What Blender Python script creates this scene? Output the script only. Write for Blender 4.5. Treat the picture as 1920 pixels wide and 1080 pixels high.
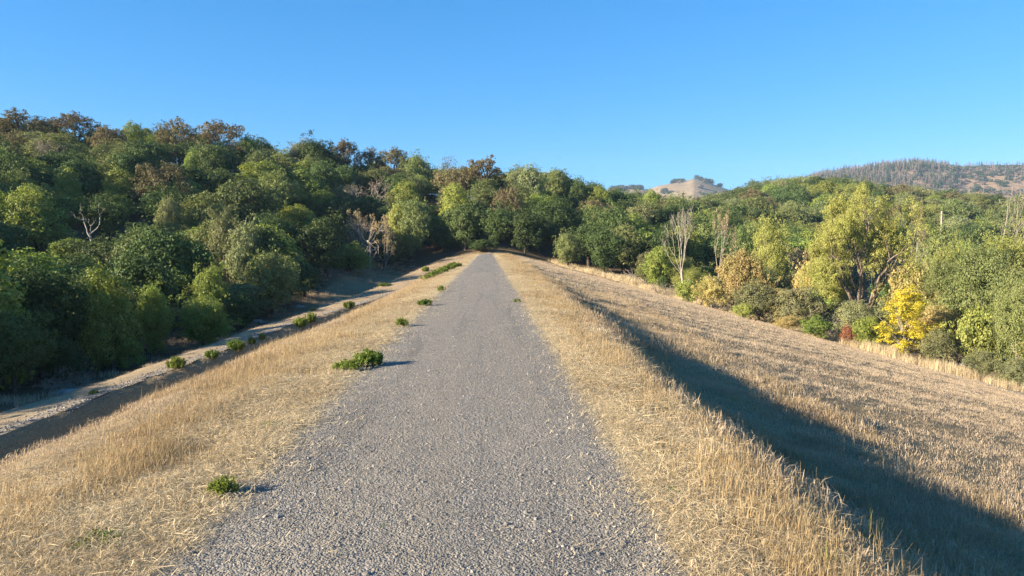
import bpy, math, random
import numpy as np
from mathutils import Vector, Matrix

SC = bpy.context.scene
for _o in list(bpy.data.objects):
    bpy.data.objects.remove(_o)
R = math.radians
# ---------------------------------------------------------------- camera
EYE = 1.65
F = 1333.0                                   # focal length in photo pixels (1920 wide)
VPX, VPY = 915.0, 457.0                      # where the crest road runs to
cam_d = bpy.data.cameras.new('camera')
cam = bpy.data.objects.new('camera', cam_d)
SC.collection.objects.link(cam)
cam_d.sensor_width = 36.0
cam_d.lens = 36.0 * F / 1920.0
cam_d.clip_start = 0.05
cam_d.clip_end = 12000
cam.location = (0, 0, EYE)
YAW = math.atan((960 - VPX) / F)
PITCH = math.atan((540 - VPY) / F)
cam.rotation_euler = (R(90) - PITCH, 0, -YAW)
SC.camera = cam
# ---------------------------------------------------------------- world, sun, exposure
SUN_EL, SUN_BACK = 18.5, 19.0                # sun from the left, a little behind the camera
w = bpy.data.worlds.new('World')
SC.world = w
w.use_nodes = True
wn = w.node_tree
wn.nodes.clear()
sky = wn.nodes.new('ShaderNodeTexSky')
sky.sky_type = 'NISHITA'
sky.sun_disc = False
sky.sun_elevation = R(SUN_EL)
sky.sun_rotation = R(180 + 90 - SUN_BACK)
sky.altitude = 0
sky.air_density = 1.0
sky.dust_density = 0.0
sky.ozone_density = 2.2
SKY_STRENGTH = 0.066
sp_ = wn.nodes.new('ShaderNodeSeparateColor'); cb_ = wn.nodes.new('ShaderNodeCombineColor')
wn.links.new(sky.outputs[0], sp_.inputs[0])
for ch, (pw, mul) in enumerate(((1.4, 0.36), (0.72, 0.35), (0.70, 0.60))):
    m1 = wn.nodes.new('ShaderNodeMath'); m1.operation = 'MULTIPLY'; m1.inputs[1].default_value = SKY_STRENGTH
    m2 = wn.nodes.new('ShaderNodeMath'); m2.operation = 'POWER'; m2.inputs[1].default_value = pw
    m3 = wn.nodes.new('ShaderNodeMath'); m3.operation = 'MULTIPLY'; m3.inputs[1].default_value = mul / SKY_STRENGTH
    wn.links.new(sp_.outputs[ch], m1.inputs[0]); wn.links.new(m1.outputs[0], m2.inputs[0]); wn.links.new(m2.outputs[0], m3.inputs[0]); wn.links.new(m3.outputs[0], cb_.inputs[ch])
bg = wn.nodes.new('ShaderNodeBackground')
bg.inputs['Strength'].default_value = SKY_STRENGTH
wo = wn.nodes.new('ShaderNodeOutputWorld')
wn.links.new(cb_.outputs[0], bg.inputs[0])
wn.links.new(bg.outputs[0], wo.inputs[0])
sun_d = bpy.data.lights.new('sun', 'SUN')
sun_d.energy = 5.0
sun_d.angle = R(0.5)
sun_d.color = (1.0, 0.85, 0.645)
sun = bpy.data.objects.new('sun', sun_d)
SC.collection.objects.link(sun)
SUNDIR = Vector((math.cos(R(SUN_BACK)) * math.cos(R(SUN_EL)), math.sin(R(SUN_BACK)) * math.cos(R(SUN_EL)), -math.sin(R(SUN_EL))))
sun.rotation_euler = SUNDIR.to_track_quat('-Z', 'Y').to_euler()
SC.view_settings.view_transform = 'Standard'
SC.view_settings.look = 'None'
SC.view_settings.gamma = 1
SC.view_settings.use_curve_mapping = False
SC.view_settings.exposure = 1.95
SC.render.engine = 'CYCLES'
SC.cycles.max_bounces = 6
SC.cycles.diffuse_bounces = 2
SC.cycles.transmission_bounces = 3
SC.cycles.transparent_max_bounces = 8
SC.cycles.volume_bounces = 0
SC.cycles.use_denoising = True
SC.cycles.denoising_prefilter = 'NONE'

rng = np.random.default_rng(11)
random.seed(5)

# ---------------------------------------------------------------- helpers
def ray(px, py):
    """lateral and vertical metres per metre of depth for a photo pixel (axis of the crest = +Y)"""
    u = (px - 960) / F; v = (540 - py) / F
    c, s = math.cos(PITCH), math.sin(PITCH)
    fy, fz = c + v * s, -s + v * c
    cx, sx = math.cos(YAW), math.sin(YAW)
    X = u * cx + fy * sx; Y = -u * sx + fy * cx
    return X / Y, fz / Y

def project(x, y, z):
    cx, sx = math.cos(YAW), math.sin(YAW)
    u = x * cx - y * sx; d = x * sx + y * cx
    zz = z - EYE
    c, s = math.cos(PITCH), math.sin(PITCH)
    f = d * c - zz * s; v = d * s + zz * c
    return 960 + F * u / f, 540 - F * v / f, f

def smooth(a, b, x):
    t = np.clip((x - a) / (b - a), 0, 1)
    return t * t * (3 - 2 * t)

def vnoise(x, y, seed=0):
    """cheap smooth value noise, -1..1"""
    xi = np.floor(x).astype(np.int64); yi = np.floor(y).astype(np.int64)
    xf = x - xi; yf = y - yi
    def h(a, b):
        n = (a * 374761393 + b * 668265263 + seed * 974634777) & 0xffffffff
        n = ((n ^ (n >> 13)) * 1274126177) & 0xffffffff
        return ((n ^ (n >> 16)) & 0xffff) / 32767.5 - 1
    u = xf * xf * (3 - 2 * xf); v = yf * yf * (3 - 2 * yf)
    return (h(xi, yi) * (1 - u) + h(xi + 1, yi) * u) * (1 - v) + (h(xi, yi + 1) * (1 - u) + h(xi + 1, yi + 1) * u) * v

def fbm(x, y, seed=0, oct=4):
    s = 0; a = 1; t = 0
    for i in range(oct):
        s = s + a * vnoise(x * 2 ** i, y * 2 ** i, seed + i * 17); t += a; a *= 0.5
    return s / t

def np_mesh(name, verts, loops, sizes, mats=(), mat_idx=None, smooth_shade=False):
    me = bpy.data.meshes.new(name)
    verts = np.asarray(verts, dtype=np.float32).reshape(-1, 3)
    loops = np.asarray(loops, dtype=np.int32).ravel()
    sizes = np.asarray(sizes, dtype=np.int32)
    me.vertices.add(len(verts)); me.vertices.foreach_set('co', verts.ravel())
    me.loops.add(len(loops)); me.loops.foreach_set('vertex_index', loops)
    me.polygons.add(len(sizes))
    st = np.zeros(len(sizes), dtype=np.int32); st[1:] = np.cumsum(sizes)[:-1]
    me.polygons.foreach_set('loop_start', st)
    for m in mats: me.materials.append(m)
    if mat_idx is not None: me.polygons.foreach_set('material_index', np.asarray(mat_idx, dtype=np.int32))
    me.polygons.foreach_set('use_smooth', np.full(len(sizes), smooth_shade))
    me.update(calc_edges=True)
    return me

def link(name, me, parent=None, loc=None):
    o = bpy.data.objects.new(name, me)
    SC.collection.objects.link(o)
    if parent: o.parent = parent
    if loc is not None: o.location = loc
    return o

def tag(o, label=None, cat=None, group=None, kind=None):
    if label: o['label'] = label
    if cat: o['category'] = cat
    if group: o['group'] = group
    if kind: o['kind'] = kind
    return o

def grid_mesh(name, X, Y, Z, mats, smooth_shade=True):
    ny, nx = X.shape
    v = np.stack([X, Y, Z], -1).reshape(-1, 3)
    i = np.arange(ny * nx).reshape(ny, nx)
    q = np.stack([i[:-1, :-1], i[:-1, 1:], i[1:, 1:], i[1:, :-1]], -1).reshape(-1, 4)
    return np_mesh(name, v, q, np.full(len(q), 4), mats, None, smooth_shade)

# ---------------------------------------------------------------- materials
def mat_new(name):
    m = bpy.data.materials.new(name); m.use_nodes = True
    nt = m.node_tree; nt.nodes.clear()
    out = nt.nodes.new('ShaderNodeOutputMaterial')
    return m, nt, out

def N(nt, t, **kw):
    n = nt.nodes.new(t)
    for k, v in kw.items(): setattr(n, k, v)
    return n

def mixc(nt, fac, a, b, mode='MIX'):
    n = nt.nodes.new('ShaderNodeMix'); n.data_type = 'RGBA'; n.blend_type = mode
    for sock, val in ((n.inputs[0], fac), (n.inputs[6], a), (n.inputs[7], b)):
        if isinstance(val, (int, float)): sock.default_value = val
        elif isinstance(val, tuple): sock.default_value = (*val, 1) if len(val) == 3 else val
        else: nt.links.new(val, sock)
    return n.outputs[2]

def noise(nt, vec, scale, detail=4, rough=0.6):
    n = nt.nodes.new('ShaderNodeTexNoise')
    n.inputs['Scale'].default_value = scale; n.inputs['Detail'].default_value = detail; n.inputs['Roughness'].default_value = rough
    nt.links.new(vec, n.inputs['Vector'])
    return n.outputs['Fac']

def maprange(nt, v, a, b, c=0.0, d=1.0):
    n = nt.nodes.new('ShaderNodeMapRange')
    nt.links.new(v, n.inputs[0])
    for i, x in enumerate((a, b, c, d)): n.inputs[i + 1].default_value = x
    return n.outputs[0]

def leaf_mat(name, c1, c2, c3=None, trans=0.25, rough=0.55, objvar=0.5, patch=0.35):
    """leaf colour: c1..c2 leaf by leaf, some clumps towards c3, each plant a little different"""
    m, nt, out = mat_new(name)
    geo = N(nt, 'ShaderNodeNewGeometry'); oi = N(nt, 'ShaderNodeObjectInfo')
    tc = N(nt, 'ShaderNodeTexCoord')
    col = mixc(nt, geo.outputs['Random Per Island'], c1, c2)
    c3 = c3 or c2
    nz = noise(nt, tc.outputs['Object'], 0.55, 2, 0.5)
    f = maprange(nt, nz, 0.45, 0.7, 0, patch)
    col = mixc(nt, f, col, c3)
    f2 = maprange(nt, oi.outputs['Random'], 0, 1, 0, objvar)
    hsn = N(nt, 'ShaderNodeHueSaturation')
    hv = maprange(nt, oi.outputs['Random'], 0, 1, 0.485, 0.515)
    wn_ = N(nt, 'ShaderNodeTexWhiteNoise'); wn_.noise_dimensions = '1D'
    nt.links.new(oi.outputs['Random'], wn_.inputs['W'])
    vv = maprange(nt, wn_.outputs['Value'], 0, 1, 1 - 0.5 * objvar, 1 + 0.5 * objvar)
    nt.links.new(hv, hsn.inputs['Hue']); nt.links.new(vv, hsn.inputs['Value']); nt.links.new(col, hsn.inputs['Color'])
    p = N(nt, 'ShaderNodeBsdfPrincipled')
    nt.links.new(hsn.outputs[0], p.inputs['Base Color'])
    p.inputs['Roughness'].default_value = rough
    p.inputs['Specular IOR Level'].default_value = 0.18
    t = N(nt, 'ShaderNodeBsdfTranslucent')
    tcol = mixc(nt, 1.0, hsn.outputs[0], (1.3, 1.25, 0.6), 'MULTIPLY')
    nt.links.new(tcol, t.inputs['Color'])
    mx = N(nt, 'ShaderNodeMixShader'); mx.inputs[0].default_value = trans
    nt.links.new(p.outputs[0], mx.inputs[1]); nt.links.new(t.outputs[0], mx.inputs[2])
    nt.links.new(mx.outputs[0], out.inputs[0])
    return m

def bark_mat(name, c1, c2, scale=3.0):
    m, nt, out = mat_new(name)
    tc = N(nt, 'ShaderNodeTexCoord')
    mp = N(nt, 'ShaderNodeMapping'); mp.inputs['Scale'].default_value = (1, 1, 0.25)
    nt.links.new(tc.outputs['Object'], mp.inputs['Vector'])
    n1 = noise(nt, mp.outputs[0], scale, 6, 0.7)
    col = mixc(nt, maprange(nt, n1, 0.35, 0.65), c1, c2)
    p = N(nt, 'ShaderNodeBsdfPrincipled'); p.inputs['Roughness'].default_value = 0.9
    p.inputs['Specular IOR Level'].default_value = 0.15
    nt.links.new(col, p.inputs['Base Color'])
    b = N(nt, 'ShaderNodeBump'); b.inputs['Strength'].default_value = 0.6; b.inputs['Distance'].default_value = 0.03
    nt.links.new(noise(nt, mp.outputs[0], scale * 5, 4), b.inputs['Height']); nt.links.new(b.outputs[0], p.inputs['Normal'])
    nt.links.new(p.outputs[0], out.inputs[0])
    return m

def straw_mat(name, c1, c2, c3, trans=0.3):
    """dry grass blades: colour by blade, by tuft and by patch of ground"""
    m, nt, out = mat_new(name)
    geo = N(nt, 'ShaderNodeNewGeometry'); oi = N(nt, 'ShaderNodeObjectInfo')
    col = mixc(nt, geo.outputs['Random Per Island'], c1, c2)
    nz = noise(nt, geo.outputs['Position'], 0.35, 5, 0.65)
    col = mixc(nt, maprange(nt, nz, 0.42, 0.68, 0, 0.75), col, c3)
    col = mixc(nt, maprange(nt, oi.outputs['Random'], 0, 1, 0, 0.35), col, c3)
    p = N(nt, 'ShaderNodeBsdfPrincipled'); p.inputs['Roughness'].default_value = 0.6
    p.inputs['Specular IOR Level'].default_value = 0.25
    nt.links.new(col, p.inputs['Base Color'])
    t = N(nt, 'ShaderNodeBsdfTranslucent'); nt.links.new(col, t.inputs['Color'])
    mx = N(nt, 'ShaderNodeMixShader'); mx.inputs[0].default_value = trans
    nt.links.new(p.outputs[0], mx.inputs[1]); nt.links.new(t.outputs[0], mx.inputs[2])
    nt.links.new(mx.outputs[0], out.inputs[0])
    return m

def ground_mat():
    m, nt, out = mat_new('ground')
    geo = N(nt, 'ShaderNodeNewGeometry')
    pos = geo.outputs['Position']
    at = N(nt, 'ShaderNodeAttribute'); at.attribute_name = 'forest'
    ae = N(nt, 'ShaderNodeAttribute'); ae.attribute_name = 'earth'
    n1 = noise(nt, pos, 0.5, 8, 0.7); n2 = noise(nt, pos, 9, 6, 0.75); n3 = noise(nt, pos, 60, 3, 0.7)
    grass = mixc(nt, maprange(nt, n2, 0.35, 0.65), (0.128, 0.094, 0.053), (0.285, 0.217, 0.120))
    grass = mixc(nt, maprange(nt, n1, 0.4, 0.7, 0, 0.6), grass, (0.203, 0.146, 0.083))
    grass = mixc(nt, maprange(nt, n3, 0.4, 0.7, 0, 0.5), grass, (0.345, 0.277, 0.165))
    earth = mixc(nt, maprange(nt, n2, 0.3, 0.7), (0.270, 0.210, 0.143), (0.375, 0.300, 0.203))
    col = mixc(nt, ae.outputs['Fac'], grass, earth)
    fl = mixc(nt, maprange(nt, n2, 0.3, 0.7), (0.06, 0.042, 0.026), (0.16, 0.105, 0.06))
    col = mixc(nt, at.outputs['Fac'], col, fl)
    p = N(nt, 'ShaderNodeBsdfPrincipled'); p.inputs['Roughness'].default_value = 0.95
    p.inputs['Specular IOR Level'].default_value = 0.1
    nt.links.new(col, p.inputs['Base Color'])
    b = N(nt, 'ShaderNodeBump'); b.inputs['Strength'].default_value = 0.7; b.inputs['Distance'].default_value = 0.05
    nt.links.new(n2, b.inputs['Height'])
    nt.links.new(b.outputs[0], p.inputs['Normal']); nt.links.new(p.outputs[0], out.inputs[0])
    return m

def gravel_mat(name, dark, mid, light, warm):
    m, nt, out = mat_new(name)
    geo = N(nt, 'ShaderNodeNewGeometry'); pos = geo.outputs['Position']
    vo = N(nt, 'ShaderNodeTexVoronoi'); vo.inputs['Scale'].default_value = 75
    nt.links.new(pos, vo.inputs['Vector'])
    vo2 = N(nt, 'ShaderNodeTexVoronoi'); vo2.inputs['Scale'].default_value = 28
    nt.links.new(pos, vo2.inputs['Vector'])
    sep = N(nt, 'ShaderNodeSeparateColor'); nt.links.new(vo.outputs['Color'], sep.inputs[0])
    sep2 = N(nt, 'ShaderNodeSeparateColor'); nt.links.new(vo2.outputs['Color'], sep2.inputs[0])
    col = mixc(nt, maprange(nt, sep.outputs[0], 0.0, 1.0), dark, mid)
    col = mixc(nt, maprange(nt, sep.outputs[1], 0.78, 1.0, 0, 1), col, light)
    col = mixc(nt, maprange(nt, sep2.outputs[2], 0.6, 1.0, 0, 0.4), col, warm)
    n1 = noise(nt, pos, 1.3, 6, 0.65)
    col = mixc(nt, maprange(nt, n1, 0.35, 0.7, 0, 0.45), col, warm)
    mpt = N(nt, 'ShaderNodeMapping'); mpt.inputs['Scale'].default_value = (2.2, 0.10, 1)
    nt.links.new(pos, mpt.inputs['Vector'])
    ntr = noise(nt, mpt.outputs[0], 1.0, 4, 0.6)
    col = mixc(nt, maprange(nt, ntr, 0.45, 0.62, 0, 0.65), col, warm)
    col = mixc(nt, maprange(nt, ntr, 0.36, 0.46, 0.5, 0), col, dark)
    n0 = noise(nt, pos, 7, 5, 0.7)
    col = mixc(nt, maprange(nt, n0, 0.35, 0.62, 0.35, 0), col, dark)
    p = N(nt, 'ShaderNodeBsdfPrincipled'); p.inputs['Roughness'].default_value = 0.85
    p.inputs['Specular IOR Level'].default_value = 0.25
    nt.links.new(col, p.inputs['Base Color'])
    b = N(nt, 'ShaderNodeBump'); b.inputs['Strength'].default_value = 0.75; b.inputs['Distance'].default_value = 0.012
    b.invert = True
    ad = N(nt, 'ShaderNodeMath', operation='ADD')
    nt.links.new(vo.outputs['Distance'], ad.inputs[0]); nt.links.new(vo2.outputs['Distance'], ad.inputs[1])
    nt.links.new(ad.outputs[0], b.inputs['Height'])
    b2 = N(nt, 'ShaderNodeBump'); b2.inputs['Strength'].default_value = 0.5; b2.inputs['Distance'].default_value = 0.04
    nt.links.new(n0, b2.inputs['Height']); nt.links.new(b.outputs[0], b2.inputs['Normal'])
    nt.links.new(b2.outputs[0], p.inputs['Normal']); nt.links.new(p.outputs[0], out.inputs[0])
    return m

def stone_mat(name, c1, c2):
    m, nt, out = mat_new(name)
    oi = N(nt, 'ShaderNodeObjectInfo')
    wn_ = N(nt, 'ShaderNodeTexWhiteNoise'); wn_.noise_dimensions = '1D'
    nt.links.new(oi.outputs['Random'], wn_.inputs['W'])
    col = mixc(nt, oi.outputs['Random'], c1, c2)
    col = mixc(nt, maprange(nt, wn_.outputs['Value'], 0.8, 1, 0, 0.6), col, (0.34, 0.27, 0.2))
    p = N(nt, 'ShaderNodeBsdfPrincipled'); p.inputs['Roughness'].default_value = 0.8
    nt.links.new(col, p.inputs['Base Color']); nt.links.new(p.outputs[0], out.inputs[0])
    return m

def hill_mat(name, c1, c2, c3):
    m, nt, out = mat_new(name)
    geo = N(nt, 'ShaderNodeNewGeometry'); pos = geo.outputs['Position']
    n1 = noise(nt, pos, 0.008, 6, 0.65); n2 = noise(nt, pos, 0.06, 5, 0.7)
    col = mixc(nt, maprange(nt, n2, 0.35, 0.65), c1, c2)
    col = mixc(nt, maprange(nt, n1, 0.52, 0.7, 0, 0.7), col, c3)
    p = N(nt, 'ShaderNodeBsdfPrincipled'); p.inputs['Roughness'].default_value = 1.0
    p.inputs['Specular IOR Level'].default_value = 0.0
    nt.links.new(col, p.inputs['Base Color']); nt.links.new(p.outputs[0], out.inputs[0])
    return m

M_GROUND = ground_mat()
M_ROAD = gravel_mat('gravel', (0.118, 0.109, 0.094), (0.232, 0.216, 0.190), (0.39, 0.37, 0.33), (0.238, 0.208, 0.162))
M_TRACK = gravel_mat('track_gravel', (0.17, 0.14, 0.105), (0.29, 0.245, 0.185), (0.40, 0.35, 0.27), (0.34, 0.27, 0.18))
M_STONE = stone_mat('stone', (0.110, 0.102, 0.090), (0.290, 0.270, 0.240))
M_ROCK = bark_mat('rock', (0.2, 0.19, 0.18), (0.34, 0.32, 0.3), 2)
M_STRAW = straw_mat('straw', (0.40, 0.285, 0.14), (0.60, 0.47, 0.26), (0.19, 0.125, 0.065))
M_MAT = straw_mat('straw_litter', (0.56, 0.455, 0.275), (0.79, 0.675, 0.45), (0.38, 0.285, 0.165))
M_SLOPE = straw_mat('slope_grass', (0.42, 0.325, 0.215), (0.62, 0.505, 0.355), (0.30, 0.22, 0.145))
M_GREENGRASS = leaf_mat('green_grass', (0.10, 0.15, 0.03), (0.26, 0.28, 0.08), None, 0.35)

# ---------------------------------------------------------------- the ground's shape
CP = np.array([
 (-24,10,-6.2),(-24,-30,-6.5),(-22,38,-6.1),(-20,53,-6.1),(-18.6,70,-5.4),(-18,89,-4.6),(-16,110,-3.5),
 (-34,50,-5.9),(-55,80,-1.2),(-75,110,8),(-103,150,20.5),(-125,185,24),(-150,220,22),
 (-28,60,-5.7),(-37,80,-2.2),(-51,110,6.0),(-69,150,18.0),(-83,180,20.5),
 (-21,92,-3.6),(-26,110,0.8),(-31,130,6.5),(-38,160,14.5),(-41,175,17),(-50,215,18),
 (-14,116,-2.4),(-16,130,2),(-18.6,150,8.6),(-21,170,14),(-26,210,15),
 (0,108,0.15),(0,118,1.0),(0,130,4),(0,150,10.3),(0,175,12),
 (10,115,-1.7),(12.5,125,0),(15,150,5.5),(17,170,10),(21,205,12),
 (19,90,-4.3),(22.5,105,-3.8),(28,130,-1),(34,160,4),(40.6,190,7.6),(47,220,8.5),(64,300,5),
 (24.5,75,-5.6),(33,100,-5.2),(49,150,-1),(65,200,4.5),(85,260,12.5),
 (27,62,-6.4),(35,80,-6.6),(48,110,-6.3),(70,160,-3),(97,220,7),(132,300,22.5),
 (30.6,52,-7.5),(41,70,-8),(59,100,-8),(88,150,-5),(130,220,4.5),(171,290,18),
 (34,45,-8.1),(44,60,-8.6),(74,100,-8.5),(111,150,-6),(163,220,2.5),(214,290,12.5),
 (60,0,-9),(60,-40,-9),(120,40,-9),(120,-40,-9),(200,100,-6),(260,200,3),(36,20,-8.6),(36,-30,-8.8),
 (-60,-40,-4),(-60,10,-3),(-90,55,6),(-110,10,9),(-110,-50,5),(-160,120,16),
 (250,350,6),(150,380,14),(0,380,4),(-150,380,8),(0,260,10),(-20,-40,-6.5),(0,20,-7),(0,60,-6.3),(0,90,-3.6),
 ], dtype=float)

def _tps(r2):
    return np.where(r2 > 1e-9, 0.5 * r2 * np.log(np.maximum(r2, 1e-9)), 0)
_S = 100.0
_P = CP[:, :2] / _S
_K = _tps(((_P[:, None] - _P[None]) ** 2).sum(-1)) + 2e-3 * np.eye(len(_P))
_Q = np.c_[np.ones(len(_P)), _P]
_A = np.block([[_K, _Q], [_Q.T, np.zeros((3, 3))]])
_W = np.linalg.solve(_A, np.r_[CP[:, 2], 0, 0, 0])

def terrain(x, y):
    x = np.asarray(x, float); y = np.asarray(y, float)
    sh = x.shape
    p = np.stack([x.ravel(), y.ravel()], -1) / _S
    outz = np.empty(len(p))
    for i in range(0, len(p), 20000):
        q = p[i:i + 20000]
        r2 = ((q[:, None] - _P[None]) ** 2).sum(-1)
        outz[i:i + 20000] = _tps(r2) @ _W[:-3] + _W[-3] + q @ _W[-2:]
    z = outz.reshape(sh)
    return z + 0.25 * fbm(x / 9, y / 9, 3, 3)

ROAD_C, ROAD_HW = -0.32, 1.395
_by = [-80, 0, 32, 52, 62, 74, 90, 104, 112]
def bench_L(y): return np.interp(y, _by, [-15.6, -15.2, -14.6, -14.0, -11.6, -9.0, -6.1, -3.4, -2.6])
def bench_D(y): return np.interp(y, _by, [3.95, 3.95, 3.95, 3.95, 3.6, 3.05, 1.8, 0.25, 0.05])
def strip_W(y): return np.interp(y, _by, [1.2, 1.2, 1.2, 1.5, 2.4, 3.4, 3.4, 2.6, 1.0])
def trough(y): return np.interp(y, _by, [1.8, 1.8, 1.7, 1.3, 0.3, 0.0, 0, 0, 0])
def left_edge(y): return np.interp(y, [-80, 0, 8, 14, 20, 30, 45, 90, 104, 112], [-3.7, -3.7, -3.6, -3.4, -3.05, -2.65, -2.4, -2.2, -1.9, -1.8])
def step_h(y): return np.interp(y, [-80, 12, 20, 30, 45, 62], [0.50, 0.48, 0.39, 0.30, 0.17, 0.0]) * (1 + .18 * vnoise(y / 1.3, y * 0, 6))

def dam(x, y):
    x = np.asarray(x, float); y = np.asarray(y, float)
    # right face
    xr = 1.60 + 0.040 * np.clip(y, 0, 14) + 0.012 * np.clip(y - 14, 0, 50) + 0.10 * vnoise(y / 2.3, y * 0, 5)
    sh = step_h(y)
    s = np.maximum(x - xr, 0)
    tot = 8.05 / (34 - 2.0)
    wdt = 1.0
    zr = -np.where(s < wdt, sh * (s / wdt) ** 1.4 + 0.10 * s, sh + 0.10 * wdt + (s - wdt) * (8.05 - sh - 0.1) / (32 - wdt))
    zr = zr - 0.05 * smooth(1.0, 2.0, x)
    # left face
    le = left_edge(y); bl = bench_L(y) + .22 * vnoise(y / 2.6, y * 0, 7) + .12 * vnoise(y / .9, y * 0, 8); bd = bench_D(y); tr = trough(y); sw = strip_W(y)
    hw = 0.62
    p1 = bl + hw + 1.25 * tr + 0.05          # trough
    d = le - x
    run = np.maximum(le - p1, 0.1)
    zl = -(bd + tr) * np.clip(d / run, 0, 1) ** np.interp(y, _by, [1.15, 1.15, 1.15, 1.15, 1.1, 1.05, 1, 1, 1])
    up = np.clip((p1 - x) / np.maximum(p1 - (bl + hw), 0.05), 0, 1)
    zl = np.where(x < p1, -(bd + tr) + tr * up ** 0.9, zl)
    zb = -bd - 0.10 * np.maximum(bl + hw - x, 0)
    zl = np.where(x < bl + hw, zb, zl)
    xs = bl - hw - sw
    zs = -bd - 0.10 * (2 * hw + sw)
    zl = np.where(x < xs, zs - 0.5 * (xs - x), zl)
    zl = zl - 0.12 * smooth(0.8, 0.0, np.abs(x - le) / 1.0) * (x < 0)
    z = np.where(x > 0, zr, np.where(x < le, zl, -0.12 * smooth(le + 1.0, le, x)))
    z = z + 0.02 * fbm(x * 0.9, y * 0.9, 9, 3) * smooth(1.45, 2.2, np.abs(x - ROAD_C))
    # past the abutment the embankment runs out
    return z - np.maximum(y - 112, 0) * 0.4

def ground(x, y):
    a = dam(x, y); b = terrain(x, y)
    k = 0.35
    h = np.clip(0.5 + 0.5 * (a - b) / k, 0, 1)
    return b * (1 - h) + a * h + k * h * (1 - h)

def g1(x, y): return float(ground(np.array([x]), np.array([y]))[0])

def axis(fine0, fine1, step, lo, hi, grow, mx):
    mid = list(np.arange(fine0, fine1 + 1e-6, step))
    a = []; s = step; x = fine1
    while x < hi: s = min(s * grow, mx); x += s; a.append(x)
    b = []; s = step; x = fine0
    while x > lo: s = min(s * grow, mx); x -= s; b.append(x)
    return np.array(b[::-1] + mid + a)

gx = axis(-5, 7, 0.14, -190, 300, 1.035, 4.5)
gy = axis(1, 26, 0.2, -90, 400, 1.025, 4.5)
GX, GY = np.meshgrid(gx, gy)
GZ = ground(GX, GY)
lump = 0.03 * fbm(GX * 2.2, GY * 2.2, 21, 3) * smooth(1.5, 1.9, np.abs(GX - ROAD_C)) * (np.abs(GX) < 40) * (1 - .65 * smooth(3, 7, GX))
GZ = GZ + lump
gme = grid_mesh('ground', GX, GY, GZ, [M_GROUND])
TD = terrain(GX, GY) - dam(GX, GY)
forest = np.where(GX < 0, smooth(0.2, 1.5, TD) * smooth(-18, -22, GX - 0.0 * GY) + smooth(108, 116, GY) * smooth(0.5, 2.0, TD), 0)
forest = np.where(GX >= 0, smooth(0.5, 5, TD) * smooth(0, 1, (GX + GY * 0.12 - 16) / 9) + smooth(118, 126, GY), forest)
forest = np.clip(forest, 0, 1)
shoulder = smooth(2.3, 1.3, np.abs(GX - ROAD_C)) * smooth(-.25, .25, fbm(GX * 1.7, GY * 1.2, 77, 3)) * .9
earth = shoulder + np.where((GX < bench_L(GY) + 0.3) & (GX > bench_L(GY) - 0.8 - strip_W(GY)), 0.55, 0) + np.where(GX > 0, smooth(1.3, 0.4, np.abs(TD - 0.4)) * smooth(78, 60, GY) * 0.8 , 0)
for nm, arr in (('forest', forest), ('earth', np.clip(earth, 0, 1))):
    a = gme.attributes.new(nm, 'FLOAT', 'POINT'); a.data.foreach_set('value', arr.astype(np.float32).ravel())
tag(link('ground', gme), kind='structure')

# gravel road along the crest, ragged edges, a sheet just above the ground
ry = axis(1, 30, 0.12, -60, 111, 1.02, 1.2)
rt = np.linspace(-1, 1, 25)
RT, RY = np.meshgrid(rt, ry)
edgeL = -ROAD_HW + 0.07 * vnoise(ry / 1.7, ry * 0, 31) + 0.08 * vnoise(ry * 2.1, ry * 0, 32) + 0.05 * vnoise(ry * 6, ry * 0, 35)
edgeR = ROAD_HW + 0.07 * vnoise(ry / 1.9, ry * 0, 33) + 0.08 * vnoise(ry * 1.9, ry * 0, 34) + 0.05 * vnoise(ry * 6, ry * 0, 36)
wide = np.interp(ry, [0, 20, 60, 110], [0, 0.03, 0.08, 0.0])
RX = ROAD_C + (edgeL - wide)[:, None] * (1 - RT) / 2 + (edgeR + wide)[:, None] * (1 + RT) / 2
RZ = ground(RX, RY) + 0.006 + 0.012 * fbm(RX * 3, RY * 3, 41, 3) * (1 - RT ** 6) + 0.02 * (1 - RT ** 2)
tag(link('gravel_road', grid_mesh('gravel_road', RX, RY, RZ, [M_ROAD])), kind='structure')

# gravel track on the bench below the crest
ty = axis(10, 60, 0.35, -60, 103, 1.02, 1.0)
TT, TY = np.meshgrid(np.linspace(-1, 1, 13), ty)
tw = 0.40 + 0.10 * vnoise(ty / 2.2, ty * 0, 51) + 0.08 * vnoise(ty, ty * 0, 52)
TX = bench_L(TY) + 0.1 + TT * tw[:, None]
TZ = ground(TX, TY) + 0.012 + 0.02 * (1 - TT ** 2)
tag(link('gravel_track', grid_mesh('gravel_track', TX, TY, TZ, [M_TRACK])), kind='structure')

# dry creek path in the shade of the left valley
py_ = axis(10, 70, 0.6, -20, 84, 1.02, 1.0)
PT, PY = np.meshgrid(np.linspace(-1, 1, 9), py_)
PX = np.interp(PY, [-20, 30, 45, 60, 84], [-21.5, -21.3, -19.8, -18.2, -17]) + PT * (0.9 + 0.25 * vnoise(py_ / 3, py_ * 0, 61))[:, None]
PZ = ground(PX, PY) + 0.03
tag(link('valley_path', grid_mesh('valley_path', PX, PY, PZ, [M_TRACK])), kind='structure')

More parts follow.
